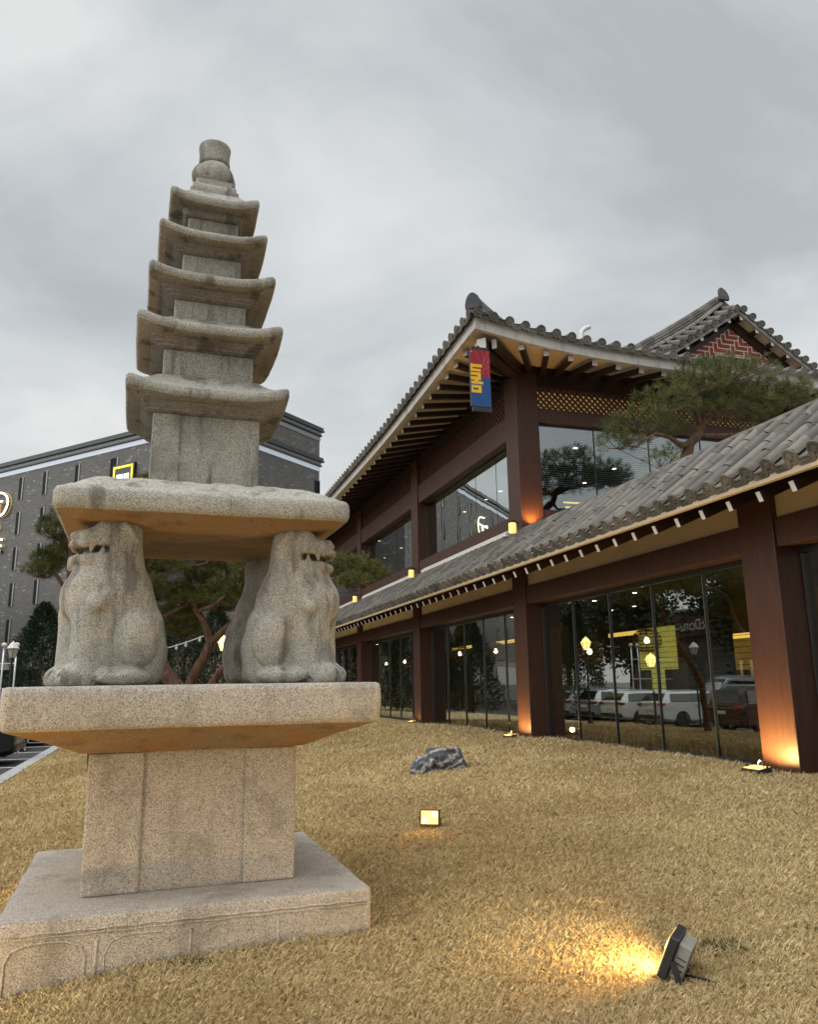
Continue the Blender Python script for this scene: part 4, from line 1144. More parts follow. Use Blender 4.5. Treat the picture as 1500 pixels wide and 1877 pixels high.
    # dark clipped conifers
    def conifer(label, x, y, h, r, z0=None, group=None, n=9000):
        z0 = ground_z(x, y) if z0 is None else z0
        T = thing('conifer', label, 'conifer', (x,y,z0), 0, group)
        m = MB(); m.tube([(0,0,0),(0,0,h*.5),(.02,0,h*.92)], [.10,.07,.02], 7); m.build('trunk', M['bark'], T, True)
        t = rng.random(n)**.75; a = rng.random(n)*2*np.pi
        lobes = 1 + .18*np.sin(a*3 + t*14) + .12*np.sin(a*7 - t*23)
        rad = r*np.clip((1-t)**.62*1.15, 0, 1)*lobes*(.45+.55*rng.random(n)**.5)
        z = .12 + t*(h-.15)
        C = np.stack([rad*np.cos(a), rad*np.sin(a), z], 1)
        D = np.stack([np.cos(a)*.7, np.sin(a)*.7, np.full(n, .8)], 1) + rng.normal(0,.45,(n,3))
        leaf_mesh('crown', M['conifer'], T, C, D, .16+.14*rng.random(n), .018+.012*rng.random(n), .45 + .22*rng.standard_normal(n))
        return T
    conifer('dark cone-shaped conifer beside the white lamp post, left of the pagoda', -15.7, 34.0, 5.5, 1.55, -.42)
    for i, (x, y, h, r) in enumerate(((-13.4,40,5.4,1.7),(-11.6,41,6.0,1.7),(-9.9,40.5,5.7,1.6),(-8.2,41.5,6.1,1.7),(-15.2,42,5.2,1.7),(-6.6,42,6.0,1.6))):
        conifer('dark conifer of the close hedge far behind the pagoda, between hotel and restaurant', x, y, h, r, -.2, 'hedge of dark conifers', 7000)
    # broad trees across the car park
    def broad(label, x, y, h, r, n=9000, base=None):
        T = thing('broadleaf_tree', label, 'tree', (x,y,-.42), 0, 'trees across the car park')
        m = MB(); m.tube([(0,0,0),(.05,0,h*.25),(-.05,.1,h*.5),(.1,0,h*.8)], [.22,.18,.13,.05], 8); m.build('trunk', M['bark'], T, True)
        for i in range(5):
            a = i*1.26; mm = MB(); mm.tube([(0,0,h*(.3+.07*i)), (math.cos(a)*r*.4, math.sin(a)*r*.4, h*(.5+.06*i)), (math.cos(a)*r*.8, math.sin(a)*r*.8, h*(.6+.06*i))], [.09,.06,.02], 6); mm.build('branch', M['bark'], T, True)
        Cs = []; k = 26
        for i in range(k):
            a = rng.random()*6.28; q = r*.75*rng.random()**.5; z = h*(.42+.5*rng.random()); cr = r*(.22+.2*rng.random())
            p = rng.normal(0, .5, (n//k, 3))*cr; Cs.append(p + np.array([q*math.cos(a), q*math.sin(a), z]))
        C = np.concatenate(Cs); D = rng.normal(0, 1, C.shape)
        leaf_mesh('crown', M['conifer'], T, C, D, .22+.16*rng.random(len(C)), .07+.04*rng.random(len(C)), .55+.2*rng.standard_normal(len(C)))
        return T
    T0 = broad('broad dark tree on the far side of the car park, mirrored in the glazing', *wp(-24,13)[:2], 9.0, 3.6)
    for i, (v, s, sc, rz) in enumerate(((-22,18.5,.9,1),(-25,24,1.1,2),(-21,30,.95,3),(-25,36,1.1,4),(-23,42,1.0,5),(-27,48,1.1,.5),(-22,6.5,.75,2.5))):
        c = copy_tree(T0); c.location = wp(v, s, -.42); c.scale = (sc, sc, sc); c.rotation_euler = (0,0,rz)
build_trees()

# ------------------------------------------------------------------ grey brick hotel behind
def build_hotel():
    H = thing('hotel_building', 'grey brick hotel with slot windows, pale lit cornice and a glowing script sign', 'hotel', (-17.69, 52.08, 0), math.atan2(.862,.508))
    k = NT('grey_brick'); co = k.coord(); sp = k.n('ShaderNodeSeparateXYZ'); k.l(co, sp.inputs[0])
    ad = k.n('ShaderNodeMath', operation='ADD'); k.l(sp.outputs[0], ad.inputs[0]); k.l(sp.outputs[1], ad.inputs[1])
    cb = k.n('ShaderNodeCombineXYZ'); k.l(ad.outputs[0], cb.inputs[0]); k.l(sp.outputs[2], cb.inputs[1])
    br = k.n('ShaderNodeTexBrick'); k.l(cb.outputs[0], br.inputs[0]); br.inputs['Scale'].default_value = 1; br.inputs['Brick Width'].default_value = .32; br.inputs['Row Height'].default_value = .095; br.inputs['Mortar Size'].default_value = .008
    br.inputs['Color1'].default_value = (.100,.096,.090,1); br.inputs['Color2'].default_value = (.155,.148,.139,1); br.inputs['Mortar'].default_value = (.09,.088,.085,1)
    n = k.noise(k.coord((1,1,3)), 2.2, 5, .7); v = k.n('ShaderNodeTexVoronoi'); v.inputs['Scale'].default_value = 1; k.l(k.coord((3.2,3.2,9.5)), v.inputs['Vector']); s2 = k.n('ShaderNodeSeparateColor'); k.l(v.outputs['Color'], s2.inputs[0])
    c = k.mix(k.ramp(n, [(.4, g3(0)), (.7, g3(.4))]), br.outputs[0], (.16,.153,.146)); c = k.mix(k.ramp(s2.outputs[0], [(.955, g3(0)), (.965, g3(.5))]), c, (.36,.35,.34))
    k.base(c); k.set(.7, 0, .4); brick = k.m
    cap = mat_plain('dark_cornice', (.035,.04,.042), .5); strip = mat_plain('cornice_grey', (.27,.275,.28), .5); lit = mat_emit('cornice_light', (.44,.48,.54), .38)
    m = MB(); m.box(0,12.6, 0,42, 3.6,18.2); m.build('wall', brick, H)
    m = MB(); m.box(4.0,12.6, -4.92,-.003, 3.6,18.2); m.build('wall', brick, H)
    m = MB(); m.box(6.5,12.6, -4.92,6, 19.15,20.6); m.build('penthouse', brick, H)
    m = MB(); m.box(.05,12.55, .05,42, -.6,3.597); m.box(4.05,12.55, -4.85,.0, -.6,3.597); m.build('ground_floor', mat_plain('pale_stone_cladding', (.30,.28,.25), .7, 0, .2, 1), H)
    def cornice(x0,x1,y0,y1,z,lite):
        for (o, a, b, mt, nm) in ((.05,.06,.40,lit if lite else strip,'cornice_band'),(.16,.45,.56,cap,'cornice_fin'),(.10,.562,.80,strip,'cornice_band'),(.30,.803,.92,cap,'cornice_fin'),(.24,.922,1.15,cap,'cornice_cap')):
            mm = MB(); mm.box(x0-o, x1+o, y0-o, y1+o, z+a, z+b); mm.build(nm, mt, H)
    cornice(0,12.6, 0,42, 18.0, True); cornice(4.0,12.597, -4.92,.2, 18.003, True); cornice(6.5,12.594, -4.917,6, 20.5, False)
    wd = mat_plain('slot_window', (.006,.007,.008), .5, 0, .2, 1, 0, .08)
    def win(y, z0, w=.55, h=1.85):
        m = MB(); m.box(-.03,.06, y-w/2,y+w/2, z0,z0+.06); m.box(-.03,.06, y-w/2,y+w/2, z0+h-.06,z0+h); m.box(-.03,.06,y-w/2,y-w/2+.05,z0+.06,z0+h-.06); m.box(-.03,.06,y+w/2-.05,y+w/2,z0+.06,z0+h-.06)
        f = m.build('window', cap, H); m = MB(); m.box(-.015,.02, y-w/2+.05,y+w/2-.05, z0+.06,z0+h-.06); m.build('pane', wd, f); m = MB(); m.box(-.05,-.031, y-w/2-.02,y-w/2+.13, z0+.02,z0+h-.02); m.build('jamb', strip, f)
    for r in range(5):
        z0 = 15.85 - 2.74*r
        for y in (11.4, 14.35, 7.65, 20.4, 23.4, 27, 30, 33.5, 36.5): win(y, z0)
        if r: win(3.65, z0, .85)
    win(3.65, 15.6, .85, 1.95)
    m = MB(); m.box(12.0,12.63, -4.98,-4.86, 15.6,17.3); f = m.build('window', cap, H); m = MB(); m.box(12.05,12.6,-5.0,-4.982,15.7,17.2); m.build('pane', wd, f)
    for i in range(9):
        m = MB(); m.box(-.02,.04, .6+i*3.2,3.2+i*3.2, -.3,3.0); m.build('shopfront', M['glass_dark'], H)
    # badge sign: yellow frame with a white block seal
    sg = MB(); sg.box(-.22,-.02, 1.30,3.50, 12.95,16.85); S = sg.build('badge_sign', M['black'], H)
    ye = mat_emit('yellow_frame', (.95,.78,.05), .95); wh = mat_emit('white_seal', (.80,.88,1.0), 1.25)
    m = MB()
    for a in ((1.42,1.56,13.1,16.7),(3.24,3.38,13.1,16.7)): m.box(-.26,-.225, *a)
    m.box(-.26,-.225,1.56,3.24,16.56,16.7); m.box(-.26,-.225,1.56,3.24,13.1,13.24); m.build('sign_frame', ye, S)
    m = MB(); y1, yw, zb, zh = 3.02, 1.24, 13.95, 2.15      # y decreases to the reader's right
    m.box(-.25,-.225, y1-yw, y1, zb, zb+zh); se = m.build('seal', wh, S)
    m = MB()
    def slit(x0,x1,u0,u1): m.box(-.262,-.2505, y1-yw*x1, y1-yw*x0, zb+zh*(1-u1), zb+zh*(1-u0))
    for a in ((0,1,.485,.525),(.78,.82,0,.485),(.54,.60,0,.15),(.22,.58,.18,.23),(.22,.58,.33,.38),(.54,.60,.38,.485),(0,.75,.64,.69),(.3,1,.80,.85)): slit(*a)
    m.build('seal_strokes', M['black'], se)
    # script sign, reading downwards:  Belli
    st = [[(.0,.30),(.15,.75),(.55,1.02),(1.15,1.12),(1.9,.98),(2.2,.75),(2.0,.55),(1.4,.50),(1.0,.52)],[(1.4,.50),(2.1,.40),(2.35,.15),(2.05,-.08),(1.3,-.12),(.7,.0)],[(.9,.80),(.95,.4),(.9,-.05)],
          [(2.85,.28),(3.3,.36),(3.45,.52),(3.2,.62),(2.95,.45),(3.0,.12),(3.35,-.02),(3.7,.10)],
          [(3.8,.05),(4.15,.55),(4.42,1.0)],[(4.42,.0),(4.7,.5),(4.98,.98)],[(5.05,.0),(5.3,.45)]]
    gl = mat_emit('sign_white', (1,.97,.86), 2.2); halo = mat_emit('sign_halo', (.6,.45,.15), .22)
    m = MB(); m2 = MB(); m3 = MB()
    def cr(pts):
        out = []; P = [Vector((*p,0)) for p in pts]; P = [P[0]]+P+[P[-1]]
        for i in range(1, len(P)-2):
            for j in range(6):
                t = j/6; a,b,c_,d = P[i-1:i+3]; out.append(.5*((2*b)+(c_-a)*t+(2*a-5*b+4*c_-d)*t*t+(-a+3*b-3*c_+d)*t**3))
        out.append(P[-2]); return out
    def pl(p, x): return (x, 17.9 - p[1]*2.25, 16.75 - p[0]*.88)
    for q in st:
        c = cr(q) if len(q) > 2 else [Vector((*p,0)) for p in q]
        m.tube([pl(p,-.32) for p in c], .07, 8); m2.tube([pl(p,-.20) for p in c], .09, 8); m3.tube([pl(p,-.06) for p in c], .112, 8)
    m.lathe([(.02,-.14),(.12,-.1),(.15,0),(.12,.1),(.02,.14)], 10, (-.32, 17.9-.85*2.25, 16.75-5.42*.88)); m2.lathe([(.02,-.2),(.2,0),(.02,.2)], 10, (-.2, 17.9-.85*2.25, 16.75-5.42*.88))
    T = m.build('script_sign', gl, H, True); m2.build('sign_rim', M['black'], T, True); m3.build('sign_glow', halo, T, True)
build_hotel()

def text_mesh(body, size, mat, parent, loc, rot, name, depth=.03):
    cu = bpy.data.curves.new(name, 'FONT'); cu.body = body; cu.size = size; cu.extrude = depth; cu.align_x = 'CENTER'
    t = bpy.data.objects.new(name, cu); COL.objects.link(t); dg = bpy.context.evaluated_depsgraph_get(); dg.update()
    me = bpy.data.meshes.new_from_object(t.evaluated_get(dg)); bpy.data.objects.remove(t); me.materials.clear(); me.materials.append(mat)
    o = bpy.data.objects.new(name, me); COL.objects.link(o); o.parent = parent; o.location = loc; o.rotation_euler = rot; return o
def build_diner():
    D = thing('diner_building', 'low dark diner across the street with its name in white letters', 'diner', wp(-42,51,-.5), A)
    m = MB(); m.box(-8,0,-11,11,0,6.2); m.build('wall', mat_plain('dark_render', (.10,.095,.09), .8), D)
    m = MB(); m.box(-8.2,.5,-11.3,11.3,6.22,8.6); m.build('fascia_band', mat_plain('maroon_band', (.12,.045,.035), .6), D)
    m = MB(); m.box(-8.4,.7,-11.5,11.5,8.62,8.9); m.build('roof', M['fascia'], D)
    for i in range(4):
        m = MB(); m.box(.01,.05,-10+i*5,-6+i*5,.6,3.6); m.build('window', mat_emit('diner_window', (.7,.6,.4), .12) if i == 0 else M['glass_dark'], D)
    text_mesh("McDonald's", 1.5, M['white'], D, (.53,0,6.8), (R(90),0,R(90)), 'lettering')
build_diner()

# ------------------------------------------------------------------ cars
def car_paint(name, c, metal=.2):
    k = NT(name); k.base(c); k.set(.38, metal, .3); k.b.inputs['Coat Weight'].default_value = .18; k.b.inputs['Coat Roughness'].default_value = .05; return k.m
def build_cars():
    rub = mat_plain('tyre_rubber', (.02,.02,.02), .8); rim = mat_plain('alloy_rim', (.45,.46,.47), .3, .8); dgl = mat_plain('car_glass', (.008,.01,.011), .05, 0, .1, 1, 0, .8)
    red = mat_plain('tail_lamp', (.28,.01,.012), .15); plate = mat_plain('number_plate', (.75,.75,.73), .5); trim = mat_plain('black_trim', (.02,.02,.022), .5); hl = mat_plain('headlamp', (.7,.72,.74), .1)
    def car(name, label, cat, paint, group=None, hs=1.0):
        T = thing(name, label, cat, (0,0,0), 0, group)
        st = [(-2.36,.42,.72,.80,.74,.80,.72),(-2.33,.32,.80,1.02,.88,.90,.84),(-2.22,.26,.86,1.12,.92,.93,.84),(-2.08,.24,1.00,1.40,.93,.93,.72),(-1.86,.22,1.02,1.60,.935,.93,.66),(-1.3,.20,1.0,1.68,.94,.93,.665),(-.4,.20,.98,1.69,.94,.93,.67),(.25,.20,.97,1.62,.94,.93,.66),(.65,.20,.96,1.42,.935,.92,.68),(1.05,.20,.95,1.12,.93,.91,.76),(1.5,.22,.90,1.03,.92,.89,.78),(2.0,.24,.82,.96,.90,.86,.74),(2.25,.30,.72,.82,.84,.80,.66),(2.36,.42,.60,.66,.72,.66,.5)]
        m = MB(); rs = []
        for x, zb, zm, zt, w0, w1, w2 in st:
            zt = zm + (zt-zm)*hs if zt > 1.2 else zt
            half = [(w0*.86, zb), (w0, zb+.12), (w0*1.0, (zb+zm)/2), (w1, zm), (w1*.97, zm+.03*(zt>zm+.1)), (w2+ (w1-w2)*.1, zt-.08*(zt>zm+.2)), (w2*.86, zt-.012), (0, zt)]
            ring_ = [(x, y, z) for y, z in half] + [(x, -y, z) for y, z in half[-2::-1]]
            rs.append(ring_)
        m.loft(rs); body = m.build('body', paint, T, True, angle=38)
        gz = lambda z: .98 + (z-.98)*hs if z > 1.2 else z
        for sy in (-1, 1):
            m = MB(); a = [(-1.95,.935,1.06),(-1.82,.735,1.52),(.18,.725,1.54),(.95,.905,1.04)]
            a = [(x, sy*(y+.004), gz(z)) for x, y, z in a]; b = [(x, y - sy*.03, z) for x, y, z in a]
            m.add(a+b, [(0,1,2,3),(7,6,5,4),(0,4,5,1),(1,5,6,2),(2,6,7,3),(3,7,4,0)]); m.build('side_window', dgl, T)
            m = MB(); m.bar((-.55,sy*.90,1.05),(-.50,sy*.745,gz(1.52)),.07,.05,(0,sy,.3)); m.build('door_pillar', trim, T)
            m = MB(); m.box(-.78,-.6, sy*.945-.012, sy*.945+.012, .86,.89); m.box(.35,.53, sy*.945-.012, sy*.945+.012, .86,.89); m.build('door_handle', rim, T)
            m = MB(); m.box(-1.7,.1, sy*.58-.02, sy*.58+.02, gz(1.67)+.01, gz(1.67)+.05); m.build('roof_rail', rim, T)
            m = MB(); m.box(.62,.80, min(sy*.93,sy*1.08), max(sy*.93,sy*1.08), 1.0,1.13); m.build('wing_mirror', paint, T, bevel=.03)
            m = MB(); m.box(-2.375,-2.14, min(sy*.60,sy*.915), max(sy*.60,sy*.915), .88,1.0); m.build('tail_light', red, T, bevel=.03)
            m = MB(); m.box(2.08,2.33, min(sy*.5,sy*.83), max(sy*.5,sy*.83), .66,.78); m.build('headlight', hl, T, bevel=.04)
            m = MB(); m.tube([(-2.40,sy*.55-.08,.36),(-2.40,sy*.55+.08,.36),(-2.40,sy*.55+.10,.32),(-2.40,sy*.55+.06,.28),(-2.40,sy*.55-.06,.28),(-2.40,sy*.55-.10,.32)], .014, 6, close=True); m.build('exhaust_tip', rim, T)
            for x in (-1.42, 1.42):
                m = MB(); y = sy*.83
                pr = [(.20,-.11),(.33,-.11),(.345,-.08),(.345,.08),(.33,.11),(.20,.11)]
                vs = [[(x + r*math.cos(t), y + o*1.0, .345 + r*math.sin(t)) for t in [2*math.pi*i/22 for i in range(22)]] for r, o in pr]
                m.loft(vs); w = m.build('wheel', rub, T, True, angle=40)
                m = MB(); m.loft([[(x + r*math.cos(t), y + sy*o, .345 + r*math.sin(t)) for t in [2*math.pi*i/22 for i in range(22)]] for r, o in ((.235,.06),(.235,.105),(.20,.10),(.19,.07))], False, True)
                for i in range(5):
                    t = 2*math.pi*i/5; m.bar((x,y+sy*.092,.345),(x+.2*math.cos(t),y+sy*.095,.345+.2*math.sin(t)),.05,.02,(0,1,0))
                m.build('rim', rim, w)
        m = MB(); a = [(-2.24,-.76,1.08),(-2.24,.76,1.08),(-1.96,.60,gz(1.54)),(-1.96,-.60,gz(1.54))]; a = [(x-.03,y,z+.01) for x,y,z in a]; b = [(x+.05,y,z-.02) for x,y,z in a]
        m.add(a+b, [(0,3,2,1),(4,5,6,7),(0,1,5,4),(1,2,6,5),(2,3,7,6),(3,0,4,7)]); m.build('rear_window', dgl, T)
        m = MB(); a = [(1.02,-.78,1.12),(1.02,.78,1.12),(.33,.62,gz(1.585)),(.33,-.62,gz(1.585))]; a = [(x+.03,y,z+.02) for x,y,z in a]; b = [(x-.06,y,z-.04) for x,y,z in a]
        m.add(a+b, [(0,1,2,3),(7,6,5,4),(0,4,5,1),(1,5,6,2),(2,6,7,3),(3,7,4,0)]); m.build('windscreen', dgl, T)
        m = MB(); m.box(-2.395,-2.30,-.85,.85,.34,.52); m.build('rear_bumper', trim, T, bevel=.03)
        m = MB(); m.box(-2.40,-2.34,-.26,.26,.72,.84); m.build('number_plate', plate, T)
        m = MB(); m.box(-2.372,-2.35,-.6,.6,.93,.955); m.build('chrome_strip', rim, T)
        m = MB(); m.box(2.27,2.40,-.5,.5,.45,.66); m.build('grille', trim, T, bevel=.02)
        return T
    black = car_paint('black_paint', (.012,.012,.014)); white = car_paint('white_car_paint', (.72,.73,.73), 0); silver = car_paint('silver_paint', (.42,.43,.45), .6); grey = car_paint('grey_paint', (.12,.125,.13), .5)
    rot = A + math.pi      # rear towards the lawn
    def put(T, v, s, dz=0, r=0): T.location = wp(v, s, -.416+dz); T.rotation_euler = (0,0,rot+r)
    put(car('parked_car', 'black car with its rear and exhaust tip showing at the left edge under the slab', 'car', black, 'cars parked along the kerb'), -13.42, 8.95)
    w0 = car('parked_car', 'white car parked nose-out past the empty bay, mirrored in the second pane row', 'car', white, 'cars parked along the kerb', .72); put(w0, -13.9, 14.1)
    for (s, lab, v) in ((16.75, 'white car parked beside another white car, third from the empty bay', -13.6), (22.0, 'white car at the far end of the kerb row, next to the grey one', -13.8)):
        c = copy_tree(w0); c['label'] = lab; put(c, v, s)
    put(car('parked_car', 'silver car in the kerb row between two white ones', 'car', silver, 'cars parked along the kerb', .85), -13.8, 19.4)
    put(car('parked_car', 'dark grey car at the very far end of the kerb row', 'car', grey, 'cars parked along the kerb'), -13.7, 24.6)
    van = car('parked_van', 'pale grey van whose roof and rail show over the lower slab at the left edge', 'van', silver, None, 1.55); put(van, -18.6, 18.2, 0, math.pi)
    c = copy_tree(w0); c['label'] = 'white car in the opposite row of the car park'; c['group'] = 'cars in the far row'; put(c, -19.0, 8.5, 0, math.pi)
    c = copy_tree(w0); c['label'] = 'white car in the opposite row beside the pale van'; c['group'] = 'cars in the far row'; put(c, -19.0, 13.6, 0, math.pi)
build_cars()

# ------------------------------------------------------------------ lawn objects
WARM = (1.0, .64, .22)
def spot(name, parent, loc, target, power, size=110, blend=.6, rad=.04, col=WARM):
    d = bpy.data.lights.new(name, 'SPOT'); d.energy = power; d.color = col; d.spot_size = R(size); d.spot_blend = blend; d.shadow_soft_size = rad
    o = bpy.data.objects.new(name, d); COL.objects.link(o); o.location = loc; o.rotation_mode = 'QUATERNION'
    o.rotation_quaternion = (Vector(loc) - Vector(target)).to_track_quat('Z', 'Y')
    return o
led = mat_emit('flood_led', (1,.72,.28), 14); lens = mat_emit('flood_lens', (1,.62,.16), 1.6); worn = mat_plain('weathered_alloy', (.26,.245,.21), .6, .3, .25, 14)
def flood(label, x, y, yaw, tilt, power, target, w=.19, h=.155, group='garden flood lights', size=120):
    """flood light head: +X is the beam direction before tilt"""
    z = ground_z(x, y)
    T = thing('flood_light', label, 'flood light', (x,y,z), yaw, group)
    ct, sn = math.cos(tilt), math.sin(tilt); cz = .105
    def P(a, b, c): return (a*ct - c*sn, b, cz + a*sn + c*ct)
    m = MB()
    def bx(mm, a0,a1,b0,b1,c0,c1):
        vs = [P(a,b,c) for c in (c0,c1) for a, b in ((a0,b0),(a1,b0),(a1,b1),(a0,b1))]
        mm.add(vs, [(0,3,2,1),(4,5,6,7),(0,1,5,4),(1,2,6,5),(2,3,7,6),(3,0,4,7)])
    bx(m, .0,.045,-w/2,w/2,-h/2,h/2); hd = m.build('housing', M['black'], T, bevel=.006)
    m = MB(); bx(m, -.065,-.001,-w*.40,w*.40,-h*.40,h*.42); bd = m.build('heat_sink', worn, T, bevel=.006)
    for sy in (-1, 1):
        for i in range(4):
            m = MB(); bx(m, -.055,-.012, sy*w*.402-.0015, sy*w*.402+.0015, -h*.3+i*.026, -h*.3+i*.026+.005); m.build('vent_slot', M['black'], bd)
    m = MB(); bx(m, .0455,.049,-w*.42,w*.42,-h*.41,h*.41); ln = m.build('lens', lens, T)
    for b, c in ((.25,.2),(-.25,-.2)):
        m = MB(); bx(m, .0495,.052, w*b-.018,w*b+.018, h*c-.018,h*c+.018); m.build('led', led, ln)
    m = MB(); m.bar(P(-.0,-w/2-.006,0), (-.03,-w/2-.006,.01), .028, .006, (0,1,0)); m.bar(P(0,w/2+.006,0), (-.03,w/2+.006,.01), .028, .006, (0,1,0)); m.bar((-.03,-w/2-.01,.012),(-.03,w/2+.01,.012), .03, .006); m.build('bracket', M['black'], T)
    m = MB(); m.tube([P(.01,-w/2-.008,0), P(.01,-w/2-.016,0)], .012, 8); m.build('bolt', M['chrome'], T)
    m = MB(); m.tube([(-.03,0,-.006),(-.03,0,-.15)], .012, 6); m.tube([P(-.06,.03,-h*.3),(-.14,.06,.03),(-.2,.03,.0),(-.3,.05,-.02)], .006, 6); m.build('cable', M['black'], T)
    W_ = Matrix.Translation((x,y,z)) @ Matrix.Rotation(yaw, 4, 'Z'); l = W_ @ Vector(P(.07,0,.0))
    spot('flood_beam', T, l, target, power, size, .55, .05)
    return T
def build_lawn_objects():
    PX, PY = PAG.x, PAG.y
    flood('black flood light tilted on its bracket in the near right corner of the lawn', 1.275, 4.24, R(152), R(24), 55, (.55, 4.65, .05), .235, .20, size=150)
    flood('lit flood light with two bright squares facing out in mid lawn', .165, 8.37, R(-100), R(10), 22, (-.25,6.4,.55), .20, .150)
    flood('flood light just outside the left edge, beaming at the pagoda base', -3.0, 3.35, R(57), R(35), 58, (-1.75,5.3,1.55))
    flood('flood light hidden behind the pagoda base, lighting it from the left rear', -4.1, 7.1, R(-25), R(35), 62, (-1.6,5.9,2.2))
    # rock
    def fr(X, Y, Z):
        d = s_box(X, Y, Z, (.12,0,.12), (.32,.26,.20), .08)
        d = smin(d, s_box(X, Y, Z, (-.30,-.02,.05), (.20,.2,.17), .07), .05)
        for nx, ny, nz, o in ((.5,-.3,.8,.40),(-.6,-.2,.77,.36),(.9,-.2,.4,.42),(.1,-.9,.45,.30),(-.8,.3,.5,.44),(-.25,-.55,.8,.33)):
            L = math.sqrt(nx*nx+ny*ny+nz*nz); d = smax(d, (X*nx+Y*ny+Z*nz)/L - o, .02)
        lay = (Z*.9 - X*.35 + Y*.25)
        d = d + .005*np.sin(lay*52 + 3*np.sin(X*7+Y*5)) + .016*np.sin(X*11+Y*9+1)*np.sin(Z*13+Y*4) + .007*np.sin(X*31+Z*23)*np.sin(Y*29+X*8)
        d = smax(d, -s_cap(X, Y, Z, (-.10,-.3,.3), (-.13,-.2,-.05), .03, .05), .03)
        return d.astype(np.float32)
    V, F = sdf_mesh(fr, (-.62,-.4,-.15), (.6,.42,.42), .012)
    k = NT('layered_rock'); co = k.coord((1,1,1), (0,.38,.2)); w = k.n('ShaderNodeTexWave', wave_type='BANDS', bands_direction='Z'); w.inputs['Scale'].default_value = 2.6; w.inputs['Distortion'].default_value = 14; w.inputs['Detail'].default_value = 6; w.inputs['Detail Roughness'].default_value = .65; k.l(co, w.inputs[0])
    n = k.noise(co, 9, 6, .7)
    c = k.ramp(w.outputs['Fac'], [(.2, (.05,.053,.06)), (.6, (.12,.12,.128)), (.82, (.19,.185,.18)), (.93, (.42,.39,.35))]); k.base(k.mix(k.ramp(n, [(.45, g3(0)), (.72, g3(.6))]), c, (.085,.085,.09))); k.set(.7, 0, .4); k.bump(k.mix(.7, w.outputs['Fac'], k.noise(co, 22, 8, .75)), 1.0, .03)
    p = on_ground(.42, 12.75); o = np_mesh('rock', V, F, k.m); o.location = p + Vector((0,0,.02)); o.rotation_euler = (0,0,R(10)); o.scale = (.93,.93,.97)
    tag(o, 'grey layered rock with white veins lying on the dry lawn', 'rock')
    # green weeds in the straw
    for i, (x, y, w_, n, lab) in enumerate(((-1.22,4.78,.05,120,'small green weed against the front of the pagoda base'), (1.70,4.62,.13,420,'low dark green patch right of the near flood light'), (2.25,4.75,.08,160,'smaller green patch at the right edge of the lawn'), (.62,10.2,.10,160,'thin green patch in the lawn left of the rock'))):
        T = thing('weed_tuft', lab, 'weed', on_ground(x, y), 0)
        C = np.stack([rng.normal(0,w_,n), rng.normal(0,w_*.45,n), np.full(n,-.01)], 1); D = np.stack([rng.normal(0,1.1,n), rng.normal(0,1.1,n), np.ones(n)], 1)
        leaf_mesh('leaves', M['weed'], T, C, D, .028+.026*rng.random(n), np.full(n,.004), .4+.3*rng.standard_normal(n))
    # uplights at the columns
    def uplight(label, v, s, z, power, rz=0, tgt=2.0):
        p = wp(v, s, z); T = thing('column_uplight', label, 'uplight', p, A+rz, 'uplights at the timber columns')
        m = MB(); m.prism([(-.11,-.16,.0),(.09,-.16,.0),(.09,-.16,.075),(-.11,-.16,.045)], (0,.32,0)); m.build('housing', M['black'], T, bevel=.008)
        m = MB(); m.add([(-.095,-.145,.052),(.078,-.145,.078),(.078,.145,.078),(-.095,.145,.052)], [(0,1,2,3)]); m.build('lens', lens, T)
        m = MB(); m.bar((.0,-.18,.0),(.0,-.18,.09),.03,.008,(0,1,0)); m.bar((.0,.18,.0),(.0,.18,.09),.03,.008,(0,1,0)); m.build('bracket', M['black'], T)
        m = MB(); m.tube([(.05,.05,.07),(.06,.02,.14),(.02,-.06,.15),(.0,-.12,.08),(-.05,-.2,.02),(-.02,-.34,.0)], .006, 6); m.build('cable', M['black'], T)
        spot('uplight_beam', T, p + Vector((0,0,.12)), p + d2*.30 + Vector((0,0,tgt*.5)), power, 165, .5, .05, (1.0,.66,.22))
        return T
    def gz(v, s): q = wp(v, s); return ground_z(q.x, q.y)
    uplight('glowing uplight at the foot of the nearest timber column at the right edge', -.36, -7.12, gz(-.36,-7.12)+.02, 160)
    uplight('glowing uplight at the foot of the corner column', -.34, .34, gz(-.34,.34)+.02, 80)
    uplight('small unlit-looking uplight at the foot of the second column', -.20, 7.7, gz(-.2,7.7)+.02, 5)
    p = wp(.24, -.16, 4.80)
    T = thing('column_uplight', 'glowing uplight on the tiled canopy at the corner column', 'uplight', p, A, 'uplights at the timber columns')
    m = MB(); m.box(-.14,.14,-.09,.05,.0,.07); m.build('housing', M['black'], T, bevel=.008)
    m = MB(); m.add([(-.12,-.075,.074),(.12,-.075,.074),(.12,.035,.074),(-.12,.035,.074)], [(0,1,2,3)]); m.build('lens', lens, T)
    spot('uplight_beam', T, p + Vector((0,0,.11)), p + d1*.22 + Vector((0,0,1.2)), 60, 125, .8, .05, (1.0,.48,.11))
build_lawn_objects()

